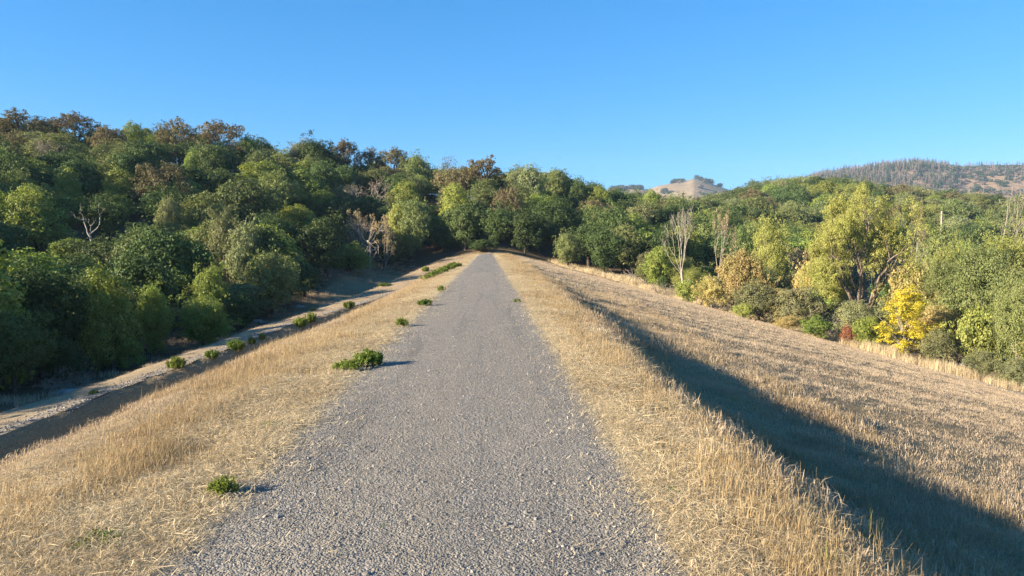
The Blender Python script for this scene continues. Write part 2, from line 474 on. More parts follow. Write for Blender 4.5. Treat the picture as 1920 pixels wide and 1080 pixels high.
# bare pale dirt where the mown slope meets the bushes at the right
ey = axis(30, 66, 0.5, 20, 66.5, 1.02, 1.0)
ET, EY = np.meshgrid(np.linspace(-1, 1, 9), ey)
ew = np.interp(ey, [20, 40, 50, 58, 66], [2.2, 1.7, 1.0, 0.6, 0.25]) * (1 + .25 * vnoise(ey / 1.8, ey * 0, 66))
EX = np.interp(EY, [20, 38, 45, 52, 62, 66], [36.0, 35.2, 33.9, 31.0, 27.0, 25.9]) + ET * ew[:, None]
M_DIRT = hill_mat('bare_dirt', (0.40, 0.32, 0.215), (0.54, 0.445, 0.315), (0.34, 0.265, 0.175))
tag(link('dirt_path', grid_mesh('dirt_path', EX, EY, ground(EX, EY) + 0.05 * (1 - ET ** 2) + .012, [M_DIRT])), kind='structure')

# ---------------------------------------------------------------- tubes, leaves
class Geo:
    def __init__(self): self.v = []; self.l = []; self.s = []; self.m = []; self.n = 0
    def add(self, v, faces4, m=0):
        v = np.asarray(v, float).reshape(-1, 3); f = np.asarray(faces4, int)
        self.v.append(v); self.l.append((f + self.n).ravel()); self.s.append(np.full(len(f), f.shape[1])); self.m.append(np.full(len(f), m)); self.n += len(v)
    def tube(self, pts, rad, k=6, m=0):
        pts = np.asarray(pts, float); rad = np.asarray(rad, float); n = len(pts)
        t = np.gradient(pts, axis=0); t /= np.linalg.norm(t, axis=1, keepdims=True) + 1e-9
        ref = np.where(np.abs(t[:, 2:3]) > 0.9, np.array([[1., 0, 0]]), np.array([[0, 0, 1.]]))
        a = np.cross(t, ref); a /= np.linalg.norm(a, axis=1, keepdims=True) + 1e-9
        b = np.cross(t, a)
        ang = np.arange(k) * 2 * np.pi / k
        ring = pts[:, None] + rad[:, None, None] * (np.cos(ang)[None, :, None] * a[:, None] + np.sin(ang)[None, :, None] * b[:, None])
        i = np.arange(n * k).reshape(n, k); j = np.roll(i, -1, 1)
        q = np.stack([i[:-1], j[:-1], j[1:], i[1:]], -1).reshape(-1, 4)
        self.add(ring, q, m)
    def mesh(self, name, mats, smooth_shade=False):
        return np_mesh(name, np.concatenate(self.v), np.concatenate(self.l), np.concatenate(self.s), mats, np.concatenate(self.m), smooth_shade)

def unit(a): return a / (np.linalg.norm(a, axis=-1, keepdims=True) + 1e-9)

def leaves(g, c, nrm, size, r, m=0):
    """one small pointed leaf spray per centre"""
    n = len(c)
    nrm = unit(nrm)
    t = unit(np.cross(nrm, unit(r.normal(size=(n, 3)))))
    b = np.cross(nrm, t)
    s = size * r.uniform(0.55, 1.35, n)
    wd = s * r.uniform(0.45, 0.8, n)
    bend = r.uniform(-0.25, 0.25, n)
    p0 = c - t * s[:, None] * .5
    p1 = c + b * wd[:, None] * .5 + nrm * (bend * s)[:, None]
    p2 = c + t * s[:, None] * .5
    p3 = c - b * wd[:, None] * .5 + nrm * (bend * s)[:, None]
    v = np.stack([p0, p1, p2, p3], 1).reshape(-1, 3)
    f = np.arange(4 * n).reshape(n, 4)
    g.add(v, f, m)

def lobe_leaves(g, lobes, n, size, r, m=0, fill=0.25, up=0.25, sub=20, minz=None, tight=0.30):
    """leaf sprays gathered in small bunches, the bunches gathered on the skin of each lobe"""
    L = np.asarray(lobes, float)
    area = (L[:, 3] * L[:, 4] + L[:, 4] * L[:, 5] + L[:, 3] * L[:, 5]); p = area / area.sum()
    ns = max(8, int(sub * len(L)))
    ks = r.choice(len(L), ns, p=p)
    ds = unit(r.normal(size=(ns, 3)) + np.array([0, 0, up]))
    rs = np.where(r.random(ns) < fill, r.uniform(0.3, 0.8, ns), r.uniform(0.82, 1.12, ns))
    cs = L[ks, :3] + ds * rs[:, None] * L[ks, 3:6]
    br = tight * r.uniform(0.6, 1.35, ns) * (L[ks, 3] + L[ks, 5]) * .5
    wgt = br ** 2; wgt /= wgt.sum()
    k = r.choice(ns, n, p=wgt)
    d = unit(r.normal(size=(n, 3)) + 0.55 * ds[k] + np.array([0, 0, .15]))
    c = cs[k] + d * (br[k] * (0.35 + 0.75 * np.sqrt(r.random(n))))[:, None] * np.array([1.1, 1.1, .8])
    if minz is not None:
        ok = c[:, 2] > minz; c = c[ok]; d = d[ok]; k = k[ok]
    nrm = d * 0.8 + ds[k] * .25 + unit(r.normal(size=c.shape)) * 0.48 + np.array([0, 0, 0.15])
    leaves(g, c, nrm, size, r, m)

def path(a, b, n, wob, r, sag=0.0):
    a = np.asarray(a, float); b = np.asarray(b, float)
    t = np.linspace(0, 1, n)[:, None]
    p = a + (b - a) * t
    ln = np.linalg.norm(b - a)
    w_ = np.cumsum(r.normal(size=(n, 3)), 0) * wob * ln / n
    w_ -= t * w_[-1]
    p += w_
    p[:, 2] += sag * ln * np.sin(np.pi * t[:, 0])
    return p

def trunk_to_lobes(g, lobes, base_r, fork, r, nl=8, m=0, lean=(0, 0)):
    tp = np.array([lean[0], lean[1], fork])
    g.tube(path((0, 0, -0.6), tp, 6, 0.12, r), np.linspace(base_r * 1.25, base_r * 0.75, 6), 8, m)
    L = np.asarray(lobes)
    L = L[L[:, 3] >= np.median(L[:, 3])]
    idx = r.permutation(len(L))[:nl]
    for i in idx:
        pts = path(tp - np.array([0, 0, 0.15]), L[i, :3], 6, 0.22, r, 0.08)
        g.tube(pts, np.linspace(base_r * 0.5, base_r * 0.10, 6), 6, m)
        for q in range(2):
            e = L[i, :3] + unit(r.normal(size=3)) * L[i, 3] * 0.8
            g.tube(path(pts[3], e, 4, 0.2, r), np.linspace(base_r * 0.2, base_r * 0.05, 4), 4, m)

def branches(g, p, d, ln, rad, depth, r, spread=0.6, upb=0.25, shrink=0.72, kids=(2, 3), wob=0.2, tips=None, minr=0.008, m=0):
    n = 5
    d = unit(np.asarray(d, float))
    e = p + d * ln
    pts = path(p, e, n, wob, r)
    g.tube(pts, np.linspace(rad, rad * 0.62, n), 6 if rad > 0.05 else (4 if rad > 0.02 else 3), m)
    if depth == 0:
        if tips is not None: tips.append(pts[-1])
        return
    for q in range(int(r.integers(kids[0], kids[1] + 1))):
        s = pts[-1] if q < 2 else pts[int(r.integers(2, n - 1))]
        nd = unit(d + r.normal(size=3) * spread + np.array([0, 0, upb]))
        branches(g, s, nd, ln * shrink * r.uniform(0.75, 1.2), max(rad * 0.6, minr), depth - 1, r, spread, upb, shrink, kids, wob, tips, minr, m)

# ---- lobes that make the outline of each kind (prototypes about 9-10 m tall, crown radius about 4 m)
def lobes_round(r, H, W, n, low=0.12, size=(0.24, 0.40)):
    out = []
    for i in range(n):
        d = unit(r.normal(size=3) + np.array([0, 0, 0.25]))
        f = r.uniform(0.35, 0.98)
        s = r.uniform(*size) * W * (1.25 - .5 * f) * (1.15 if d[2] < .3 else .85)
        z = H * (low + (1 - low) * 0.5) + d[2] * f * H * 0.5 * (1 - low)
        out.append((d[0] * f * W, d[1] * f * W, max(z, s * 0.8), s, s * r.uniform(.85, 1.15), s * r.uniform(0.7, 0.95)))
    for i in range(n // 2):
        d = unit(r.normal(size=3) + np.array([0, 0, 0.6])); f = r.uniform(.95, 1.15); s = r.uniform(.07, .13) * W
        out.append((d[0] * f * W, d[1] * f * W, max(H * (low + (1 - low) * 0.5) + d[2] * f * H * 0.5 * (1 - low), s), s, s, s * r.uniform(.9, 1.6)))
    out.append((0, 0, H * 0.5, W * 0.55, W * 0.55, H * 0.33))
    return out

def lobes_upright(r, H, W, n):
    out = []
    for i in range(n):
        a = r.uniform(0, 2 * np.pi); f = np.sqrt(r.random()) * 0.85
        top = H * (1 - 0.55 * f ** 1.5) * r.uniform(0.72, 1.0)
        s = r.uniform(0.17, 0.27) * W
        hz = r.uniform(1.3, 2.3) * s
        out.append((np.cos(a) * f * W, np.sin(a) * f * W, max(top - hz, hz * .8), s, s, hz))
        if top > 0.5 * H: out.append((np.cos(a) * f * W * 1.05, np.sin(a) * f * W * 1.05, max(top - 2.6 * hz, s), s * 1.25, s * 1.25, hz * 1.1))
    out.append((0, 0, H * 0.4, W * 0.6, W * 0.6, H * 0.34))
    return out

def lobes_umbrella(r, H, W, n):
    out = []
    for i in range(n):
        a = r.uniform(0, 2 * np.pi); f = np.sqrt(r.random()) * 0.9
        z = H * (0.94 - 0.42 * f ** 2) * r.uniform(0.80, 1.0)
        s = r.uniform(0.18, 0.32) * W
        out.append((np.cos(a) * f * W, np.sin(a) * f * W, z, s, s, s * 0.6))
    for i in range(n // 2):
        a = r.uniform(0, 2 * np.pi); f = r.uniform(.4, .85)
        out.append((np.cos(a) * W * f, np.sin(a) * W * f, H * r.uniform(.15, .5), W * .28, W * .28, W * .22))
    return out

def lobes_parasol(r, H, W, n):
    out = []
    for i in range(n):
        a = r.uniform(0, 2 * np.pi); f = np.sqrt(r.random()) * 0.9
        z = H * (0.95 - 0.40 * f ** 2) * r.uniform(0.74, 1.0)
        s = r.uniform(0.13, 0.24) * W
        out.append((np.cos(a) * f * W, np.sin(a) * f * W, z, s, s, s * 0.62))
    return out

BARK_D = bark_mat('dark_bark', (0.035, 0.028, 0.022), (0.10, 0.08, 0.06))
BARK_G = bark_mat('grey_bark', (0.15, 0.125, 0.10), (0.33, 0.29, 0.235))
BARK_W = bark_mat('bleached_wood', (0.22, 0.19, 0.155), (0.40, 0.355, 0.30))
BARK_M = bark_mat('brown_bark', (0.09, 0.07, 0.052), (0.21, 0.17, 0.13))
BARK_T = bark_mat('twig_bark', (0.17, 0.14, 0.115), (0.31, 0.27, 0.225))
L_DARK = leaf_mat('dark_oak_leaf', (0.037, 0.065, 0.019), (0.095, 0.140, 0.040), (0.112, 0.140, 0.049), 0.18, 0.65, 0.5)
L_BAY = leaf_mat('bay_leaf', (0.131, 0.184, 0.036), (0.289, 0.341, 0.079), (0.347, 0.352, 0.100), 0.3, 0.5, 0.45)
L_OLIVE = leaf_mat('olive_leaf', (0.095, 0.129, 0.040), (0.202, 0.230, 0.081), (0.230, 0.224, 0.095), 0.22, 0.6, 0.5)
L_RUST = leaf_mat('rust_leaf', (0.115, 0.095, 0.048), (0.225, 0.172, 0.095), (0.115, 0.13, 0.05), 0.2, 0.7, 0.4, 0.9)
L_PALE = leaf_mat('pale_leaf', (0.15, 0.175, 0.070), (0.26, 0.275, 0.130), (0.21, 0.20, 0.10), 0.25, 0.6, 0.3)
L_COTTON = leaf_mat('cottonwood_leaf', (0.19, 0.23, 0.055), (0.36, 0.375, 0.105), (0.33, 0.29, 0.11), 0.35, 0.55, 0.25, 0.5)
L_YELLOW = leaf_mat('yellow_leaf', (0.42, 0.36, 0.030), (0.62, 0.53, 0.06), (0.32, 0.36, 0.05), 0.35, 0.5, 0.2, 0.4)
L_OCHRE = leaf_mat('ochre_leaf', (0.29, 0.235, 0.085), (0.47, 0.385, 0.165), (0.26, 0.265, 0.085), 0.3, 0.6, 0.4, 0.7)
L_WILLOW = leaf_mat('willow_leaf', (0.116, 0.127, 0.058), (0.217, 0.217, 0.111), (0.242, 0.217, 0.086), 0.25, 0.6, 0.5, 0.6)
L_RED = leaf_mat('red_leaf', (0.20, 0.075, 0.045), (0.33, 0.14, 0.075), (0.22, 0.15, 0.06), 0.25, 0.6, 0.3)
L_DRY = leaf_mat('dry_leaf', (0.28, 0.215, 0.115), (0.47, 0.375, 0.22), (0.26, 0.24, 0.12), 0.25, 0.7, 0.3, 0.6)
L_WEED = leaf_mat('weed_leaf', (0.095, 0.145, 0.022), (0.19, 0.24, 0.05), (0.22, 0.23, 0.07), 0.3, 0.5, 0.3)

PROTO = {}     # kind -> list of (height, half width, [(part name, mesh)])

def reg(kind, H, W, parts): PROTO.setdefault(kind, []).append((H, W, parts))

def leafy(kind, seed, H, W, lobes_fn, nl, nleaf, lsize, leafm, barkm, base_r=0.28, fork=2.2, fill=0.25, up=0.3, limbs=8, minz=0.1):
    r = np.random.default_rng(seed)
    lob = lobes_fn(r, H, W, nl)
    g = Geo(); lobe_leaves(g, lob, nleaf, lsize, r, 0, fill, up, minz=minz)
    t = Geo(); trunk_to_lobes(t, lob, base_r, fork, r, limbs)
    reg(kind, H, W * 1.05, [('trunk', t.mesh(kind + '_trunk', [barkm], True)), ('crown', g.mesh(kind + '_crown', [leafm]))])

def build_protos():
    for i in range(4): leafy('dark', 100 + i, 9, 4.4, lobes_round, 26, 15000, 0.27, L_DARK, BARK_D)
    for i in range(4): leafy('bay', 120 + i, 10, 3.8, lobes_upright, 22, 15000, 0.27, L_BAY, BARK_D)
    for i in range(3): leafy('olive', 140 + i, 9, 4.4, lobes_round, 30, 15000, 0.26, L_OLIVE, BARK_D)
    for i in range(3): leafy('rust', 160 + i, 9, 4.8, lobes_umbrella, 30, 13000, 0.24, L_RUST, BARK_D, 0.3, 2.2, 0.3, 0.4, 20)
    leafy('umbrella', 171, 10, 4.6, lobes_parasol, 46, 11000, 0.2, L_RUST, BARK_D, 0.3, 3.6, 0.35, 0.4, 30)
    leafy('lacy', 173, 10, 3.2, lobes_upright, 16, 2600, 0.2, L_RUST, BARK_D, 0.2, 3.0, 0.4, 0.2, 16)
    for i in range(2): leafy('pale', 180 + i, 9, 4.0, lobes_round, 26, 14000, 0.24, L_PALE, BARK_G)
    leafy('column', 190, 9, 2.2, lobes_upright, 14, 9000, 0.25, L_COTTON, BARK_D, 0.2, 2.0)
    leafy('greenoak', 195, 8, 4.2, lambda r, H, W, n: lobes_round(r, H, W, n, 0.05, (0.2, 0.34)), 34, 26000, 0.2, L_BAY, BARK_D)
    leafy('greenoak', 196, 8, 4.0, lambda r, H, W, n: lobes_round(r, H, W, n, 0.05, (0.2, 0.34)), 34, 26000, 0.2, L_BAY, BARK_D)
    for i in range(2): leafy('bigoak', 200 + i, 10, 5.4, lambda r, H, W, n: lobes_round(r, H, W, n, 0.04, (0.16, 0.27)), 60, 46000, 0.17, L_OLIVE, BARK_G, 0.4, 2.6, 0.3, 0.3, 14)
    for i in range(2): leafy('gold', 210 + i, 9, 4.4, lobes_round, 34, 30000, 0.16, L_COTTON, BARK_G)
    for i in range(3): leafy('ochre', 220 + i, 5, 3.0, lambda r, H, W, n: lobes_round(r, H, W, n, 0.02, (0.22, 0.38)), 22, 15000, 0.15, L_OCHRE, BARK_T, 0.12, 0.8, 0.25)
    for i in range(3): leafy('willow', 230 + i, 5, 3.0, lambda r, H, W, n: lobes_round(r, H, W, n, 0.02, (0.22, 0.38)), 24, 16000, 0.15, L_WILLOW, BARK_T, 0.12, 0.8, 0.25)
    for i in range(2): leafy('greenbush', 240 + i, 4, 2.6, lambda r, H, W, n: lobes_round(r, H, W, n, 0.02, (0.22, 0.36)), 20, 13000, 0.15, L_BAY, BARK_D, 0.1, 0.6)
    leafy('darkbush', 250, 4, 2.6, lambda r, H, W, n: lobes_round(r, H, W, n, 0.02, (0.22, 0.36)), 20, 13000, 0.16, L_DARK, BARK_D, 0.1, 0.6)
    leafy('redbush', 255, 3, 1.4, lambda r, H, W, n: lobes_round(r, H, W, n, 0.02, (0.22, 0.36)), 14, 4500, 0.13, L_RED, BARK_T, 0.06, 0.4)
    leafy('goldbush', 257, 3, 2.0, lambda r, H, W, n: lobes_round(r, H, W, n, 0.02, (0.22, 0.36)), 18, 9000, 0.14, L_COTTON, BARK_T, 0.06, 0.4)
    # bright yellow small tree: upright lobes and low side arms
    r = np.random.default_rng(260)
    lob = [(0.1, 0, 4.6, .75, .75, 1.2), (-.7, .2, 3.6, .7, .7, 1.0), (.75, 0, 4.1, .55, .6, 1.1), (0.1, .1, 3.0, .9, .9, 1.0), (-1.7, -.1, 2.5, .8, .7, .55), (-1.2, .2, 1.7, .8, .7, .6),
           (1.6, 0, 2.3, .8, .7, .5), (2.4, .1, 2.45, .6, .5, .35), (.5, -.2, 1.7, 1.0, .9, .6), (-.4, 0, 1.0, 1.1, .9, .5), (.9, .1, 1.0, .7, .7, .4), (-.35, 0, 4.9, .45, .5, .8), (0.5, 0, 5.2, .4, .4, .6)]
    g = Geo(); lobe_leaves(g, lob, 16000, 0.105, r, 0, 0.3, 0.2, 26, minz=0.2)
    t = Geo(); trunk_to_lobes(t, lob, 0.13, 0.9, r, 12)
    for i in range(10):
        e = np.array([r.uniform(-2.4, 1), r.uniform(-1, 1), r.uniform(2.4, 4.6)]); t.tube(path((0, 0, .8), e, 6, .15, r, .05), np.linspace(.05, .012, 6), 4)
    reg('yellow', 5.6, 2.9, [('trunk', t.mesh('yellow_trunk', [BARK_W], True)), ('crown', g.mesh('yellow_crown', [L_YELLOW]))])
    # cottonwood: low fork of thick limbs, airy spreading crown
    r = np.random.default_rng(270)
    t = Geo(); tips = []
    t.tube(path((0, 0, -0.6), (0.1, 0, 1.5), 6, .08, r), np.linspace(.55, .42, 6), 10)
    for (dx, dy, dz, ln, rr) in ((-.75, .1, .9, 3.6, .26), (-.25, -.3, 1.2, 3.8, .27), (.1, .3, 1.4, 4.0, .28), (.75, 0, .85, 3.6, .28), (.45, -.5, 1.1, 3.4, .22), (-.5, .6, .9, 3.4, .2)):
        branches(t, np.array([.1, 0, 1.3]), (dx, dy, dz), ln, rr, 4, r, 0.42, 0.12, 0.68, (2, 3), 0.22, tips)
    t.tube(path((.0, 0, 1.2), (-2.6, -.4, 2.6), 7, .15, r, .22), np.linspace(.22, .05, 7), 7)
    tips = np.array(tips)
    lob = [(*p, s, s, s * .8) for p, s in zip(tips, r.uniform(0.7, 1.25, len(tips))) if p[2] > 3.4]
    lob += [(-4.0, -.3, 3.2, 1.3, 1.1, .9), (-4.6, .3, 4.3, 1.4, 1.2, 1.0), (4.3, .2, 4.2, 1.2, 1.2, .9), (2.0, .2, 10, 1.5, 1.5, 1.1), (-1.2, 0, 9.8, 1.5, 1.5, 1.0), (-3.2, .2, 8.2, 1.5, 1.4, 1.1), (3.6, .1, 7.6, 1.4, 1.4, 1.1), (.4, -.6, 8.0, 1.8, 1.6, 1.2), (-1.6, -1.2, 6.6, 1.6, 1.2, 1.0), (1.6, -1.2, 6.8, 1.6, 1.2, 1.0), (0.2, -1.6, 6.0, 1.3, 1.0, .8), (-3.0, -.8, 5.8, 1.4, 1.2, 1.0), (3.2, -.8, 5.8, 1.3, 1.2, .9)]
    g = Geo(); lobe_leaves(g, lob, 70000, 0.125, r, 0, 0.45, 0.2, 12)
    zt = max(l[2] + l[5] for l in lob); wt = max(abs(l[0]) + l[3] for l in lob)
    reg('cotton', zt, wt, [('trunk', t.mesh('cotton_trunk', [BARK_M], True)), ('crown', g.mesh('cotton_crown', [L_COTTON]))])
    # dense grey twiggy leafless trees
    for i in range(2):
        r = np.random.default_rng(280 + i); t = Geo(); tips = []
        t.tube(path((0, 0, -.6), (0, 0, 2.2), 5, .1, r), np.linspace(.34, .26, 5), 8)
        for q in range(6):
            a = q * 1.05 + r.uniform(-.3, .3)
            branches(t, np.array([0, 0, 2.0 + .1 * q]), (np.cos(a), np.sin(a), .75), 2.5, .14, 5, r, 0.6, 0.12, 0.72, (2, 3), 0.25, tips, 0.016)
        z = max(p[2] for p in tips); wq = max(abs(p[0]) for p in tips)
        g = Geo(); tp = np.array(tips); tp = tp[r.random(len(tp)) < .6] + r.normal(size=(1, 3)) * .05
        leaves(g, tp + r.normal(size=tp.shape) * .15, r.normal(size=tp.shape), 0.2, r)
        reg('grey', z, wq, [('trunk', t.mesh('grey_trunk', [BARK_T], True)), ('crown', g.mesh('grey_crown', [L_DRY]))])
    # pale dry oak with sparse tan leaves and heavy pale limbs
    r = np.random.default_rng(290); t = Geo(); tips = []
    t.tube(path((0, 0, -.6), (.3, 0, 3.0), 5, .1, r), np.linspace(.3, .22, 5), 8)
    for q in range(6):
        a = q * 1.05 + r.uniform(-.3, .3)
        branches(t, np.array([.3, 0, 2.4 + .15 * q]), (np.cos(a), np.sin(a), .9 if q % 2 else .4), 2.2, .13, 4, r, 0.55, 0.1, 0.75, (2, 3), 0.25, tips, 0.02)
    tp = np.array(tips); z = tp[:, 2].max() + .2; wq = np.abs(tp[:, 0]).max()
    lob = [(*p, .4, .4, .35) for p in tp if p[2] > 3.5]
    g = Geo(); lobe_leaves(g, lob, 6000, 0.17, r, 0, .5, .2, 8)
    reg('dry', z, wq, [('trunk', t.mesh('dry_trunk', [BARK_W], True)), ('crown', g.mesh('dry_crown', [L_DRY]))])
    # tall upright bleached snag with many stems
    r = np.random.default_rng(300); t = Geo(); tips = []
    t.tube(path((0, 0, -.6), (-.1, 0, 1.8), 6, .15, r), np.linspace(.36, .28, 6), 8)
    t.tube(path((-.1, 0, 1.7), (1.2, .2, 3.2), 6, .1, r, .15), np.linspace(.2, .06, 6), 7)
    t.tube(path((-.1, 0, 1.7), (-.4, 0, 4.0), 6, .1, r), np.linspace(.27, .2, 6), 8)
    for (dx, dy, dz, ln, rr) in ((-.12, .05, 1, 3.4, .15), (.18, 0, 1, 3.6, .15), (.02, .2, 1, 3.8, .15), (-.5, 0, 1, 3.0, .11), (-.9, .1, .8, 2.6, .08), (.08, -.2, 1, 3.2, .12)):
        branches(t, np.array([-.4, 0, 3.9]), (dx, dy, dz), ln * .95, rr * .62, 5, r, 0.22, 0.35, 0.66, (2, 3), 0.10, tips, 0.013)
    tp = np.array(tips)
    reg('snag', tp[:, 2].max(), np.abs(tp[:, 0]).max(), [('trunk', t.mesh('snag_trunk', [BARK_W], True))])
    # crooked dead oak
    r = np.random.default_rng(310); t = Geo(); tips = []
    t.tube(path((0, 0, -.6), (-.3, 0, 3.2), 7, .22, r), np.linspace(.28, .18, 7), 8)
    for (dx, dz, ln, rr) in ((-.6, 1, 2.2, .13), (.8, .7, 1.9, .12), (.1, 1, 1.3, .08)):
        branches(t, np.array([-.3, 0, 3.1]), (dx, .1, dz), ln, rr, 3, r, 0.55, 0.15, 0.68, (1, 2), 0.35, tips, 0.03)
    tp = np.array(tips)
    reg('crook', tp[:, 2].max(), max(1.5, np.abs(tp[:, 0]).max()), [('trunk', t.mesh('crook_trunk', [BARK_W], True))])
    # leaning half-bare tree
    r = np.random.default_rng(320); t = Geo(); tips = []
    t.tube(path((0, 0, -.6), (.6, 0, 3.0), 6, .1, r), np.linspace(.24, .17, 6), 8)
    for (dx, dy, dz) in ((.5, .1, 1), (.2, -.2, 1), (.9, 0, .8), (-.3, .2, 1)):
        branches(t, np.array([.6, 0, 2.9]), (dx, dy, dz), 2.5, .11, 4, r, 0.35, 0.2, 0.7, (2, 3), 0.15, tips, 0.014)
    tp = np.array(tips); g = Geo()
    lobe_leaves(g, [(*p, .35, .35, .3) for p in tp[::2]], 1600, .15, r, 0, .5)
    reg('halfbare', tp[:, 2].max(), np.abs(tp[:, 0]).max(), [('trunk', t.mesh('halfbare_trunk', [BARK_T], True)), ('crown', g.mesh('halfbare_crown', [L_DRY]))])
    # thin bare poplar stems
    r = np.random.default_rng(330); t = Geo(); tips = []
    for q in range(7):
        b = np.array([r.uniform(-1.3, 1.3), r.uniform(-.8, .8), -.4])
        e = b + np.array([r.uniform(-.6, .6), r.uniform(-.4, .4), r.uniform(6.5, 9.4)])
        pts = path(b, e, 9, .06, r); t.tube(pts, np.linspace(.10, .02, 9), 5)
        for k in range(3, 9):
            for _ in range(2): branches(t, pts[k], (r.normal() * .5, r.normal() * .5, 1), 1.0, .022, 1, r, .3, .2, .6, (1, 2), .1, None, .012)
    reg('stems', 9.2, 2.2, [('trunk', t.mesh('stems_trunk', [BARK_T], True))])
    # dark narrow conifer
    r = np.random.default_rng(340)
    lob = [(0, 0, 9 * (i + 1) / 14, 1.7 * (1 - i / 14) + .15, 1.7 * (1 - i / 14) + .15, .5) for i in range(14)]
    g = Geo(); lobe_leaves(g, lob, 6000, .26, r, 0, .4, .1)
    t = Geo(); t.tube(path((0, 0, -.6), (0, 0, 9), 6, .02, r), np.linspace(.25, .04, 6), 7)
    reg('conifer', 9.5, 1.9, [('trunk', t.mesh('conifer_trunk', [BARK_D], True)), ('crown', g.mesh('conifer_crown', [L_DARK]))])
build_protos()

NAME = dict(dark='oak_tree', bay='bay_tree', olive='live_oak_tree', rust='brown_oak_tree', umbrella='brown_oak_tree', pale='oak_tree', column='poplar_tree', greenoak='oak_tree', bigoak='oak_tree',
            gold='cottonwood_tree', ochre='willow_shrub', willow='willow_shrub', greenbush='shrub', darkbush='shrub', redbush='shrub', goldbush='shrub', yellow='maple_tree', cotton='cottonwood_tree',
            grey='bare_tree', dry='dry_tree', snag='dead_tree', crook='dead_tree', lacy='sparse_tree', halfbare='bare_tree', stems='bare_tree', conifer='conifer_tree')
CAT = dict(willow_shrub='shrub', shrub='shrub')
LOOK = dict(dark='dark green dense oak', bay='bright green upright tree', olive='olive green rounded oak', rust='rusty brown flat topped oak', pale='pale green oak', grey='grey leafless twiggy tree',
            gold='yellowing airy tree', ochre='golden ochre shrub', willow='grey green shrub', greenbush='fresh green shrub', darkbush='dark green shrub', goldbush='yellow shrub',
            halfbare='thin half bare tree', conifer='dark pointed conifer', greenoak='rounded green oak', bigoak='broad olive oak', column='narrow yellow green tree', dry='pale dry tree', redbush='reddish shrub')
_count = {}
PLACED = []     # dict per plant

def put(kind, x, y, H, W=None, label=None, group=None, short=None, rot=None, var=None):
    ps = PROTO[kind]; i = _count.get(kind, 0); _count[kind] = i + 1
    h0, w0, parts = ps[(i if var is None else var) % len(ps)]
    sz = H / h0
    sx = sz if W is None else (W / 2) / w0
    nm = NAME[kind]
    root = bpy.data.objects.new(nm, None); root.empty_display_size = 0.5
    SC.collection.objects.link(root)
    z = g1(x, y)
    root.location = (x, y, z - 0.05)
    tl = 0.0 if rot is not None else 0.09
    root.rotation_euler = (random.uniform(-tl, tl), random.uniform(-tl, tl), random.uniform(0, 6.28) if rot is None else rot)
    fx = 1.0 if rot is not None else random.uniform(.88, 1.12)
    root.scale = (sx * fx, sx / fx, sz)
    for pn, me in parts:
        o = bpy.data.objects.new(pn, me); SC.collection.objects.link(o); o.parent = root
    tag(root, label, CAT.get(nm, 'tree'), group)
    px, py, d = project(x, y, z + H)
    _, pb, _ = project(x, y, z)
    PLACED.append(dict(o=root, kind=kind, x=x, y=y, z=z, H=H, W=(sx * w0 * 2), px=px, pt=py, pb=pb, d=d, label=label, short=short, wpx=sx * w0 * 2 * F / d))
    return root

def place_px(kind, px, pt, wpx, H, label, short=None, y=None, ymin=None, rot=None, group=None, var=None):
    """stand a tree on the hillside where its top of height H shows at this direction"""
    a, b = ray(px, pt)
    if y is None:
        if ymin is None: ymin = 108 if 640 < px < 1010 else (100 if 1010 <= px < 1180 else (85 if px > 1180 else (98 if px > 520 else (45 if pt > 430 else 76))))
        if pt < 300 and px < 900: ymin = max(ymin, 100)
        if px in (1222, 1122): ymin = 120
        ys = np.arange(ymin, 330, 1.0)
        cl = EYE + b * ys - ground(a * ys, ys)
        ok = np.where(cl <= H)[0]
        y = ys[ok[0]] if len(ok) else ys[int(np.argmin(cl))]
    x = a * y
    H2 = EYE + b * y - g1(x, y)
    if H2 > 1.35 * H or H2 < .7 * H: print('place', kind, px, pt, 'H', H, 'got', round(H2, 1), 'y', y)
    H2 = float(np.clip(H2, 0.55 * H, 1.8 * H))
    W = wpx * y / F
    return put(kind, x, y, H2, W, label, group, short, rot, var)

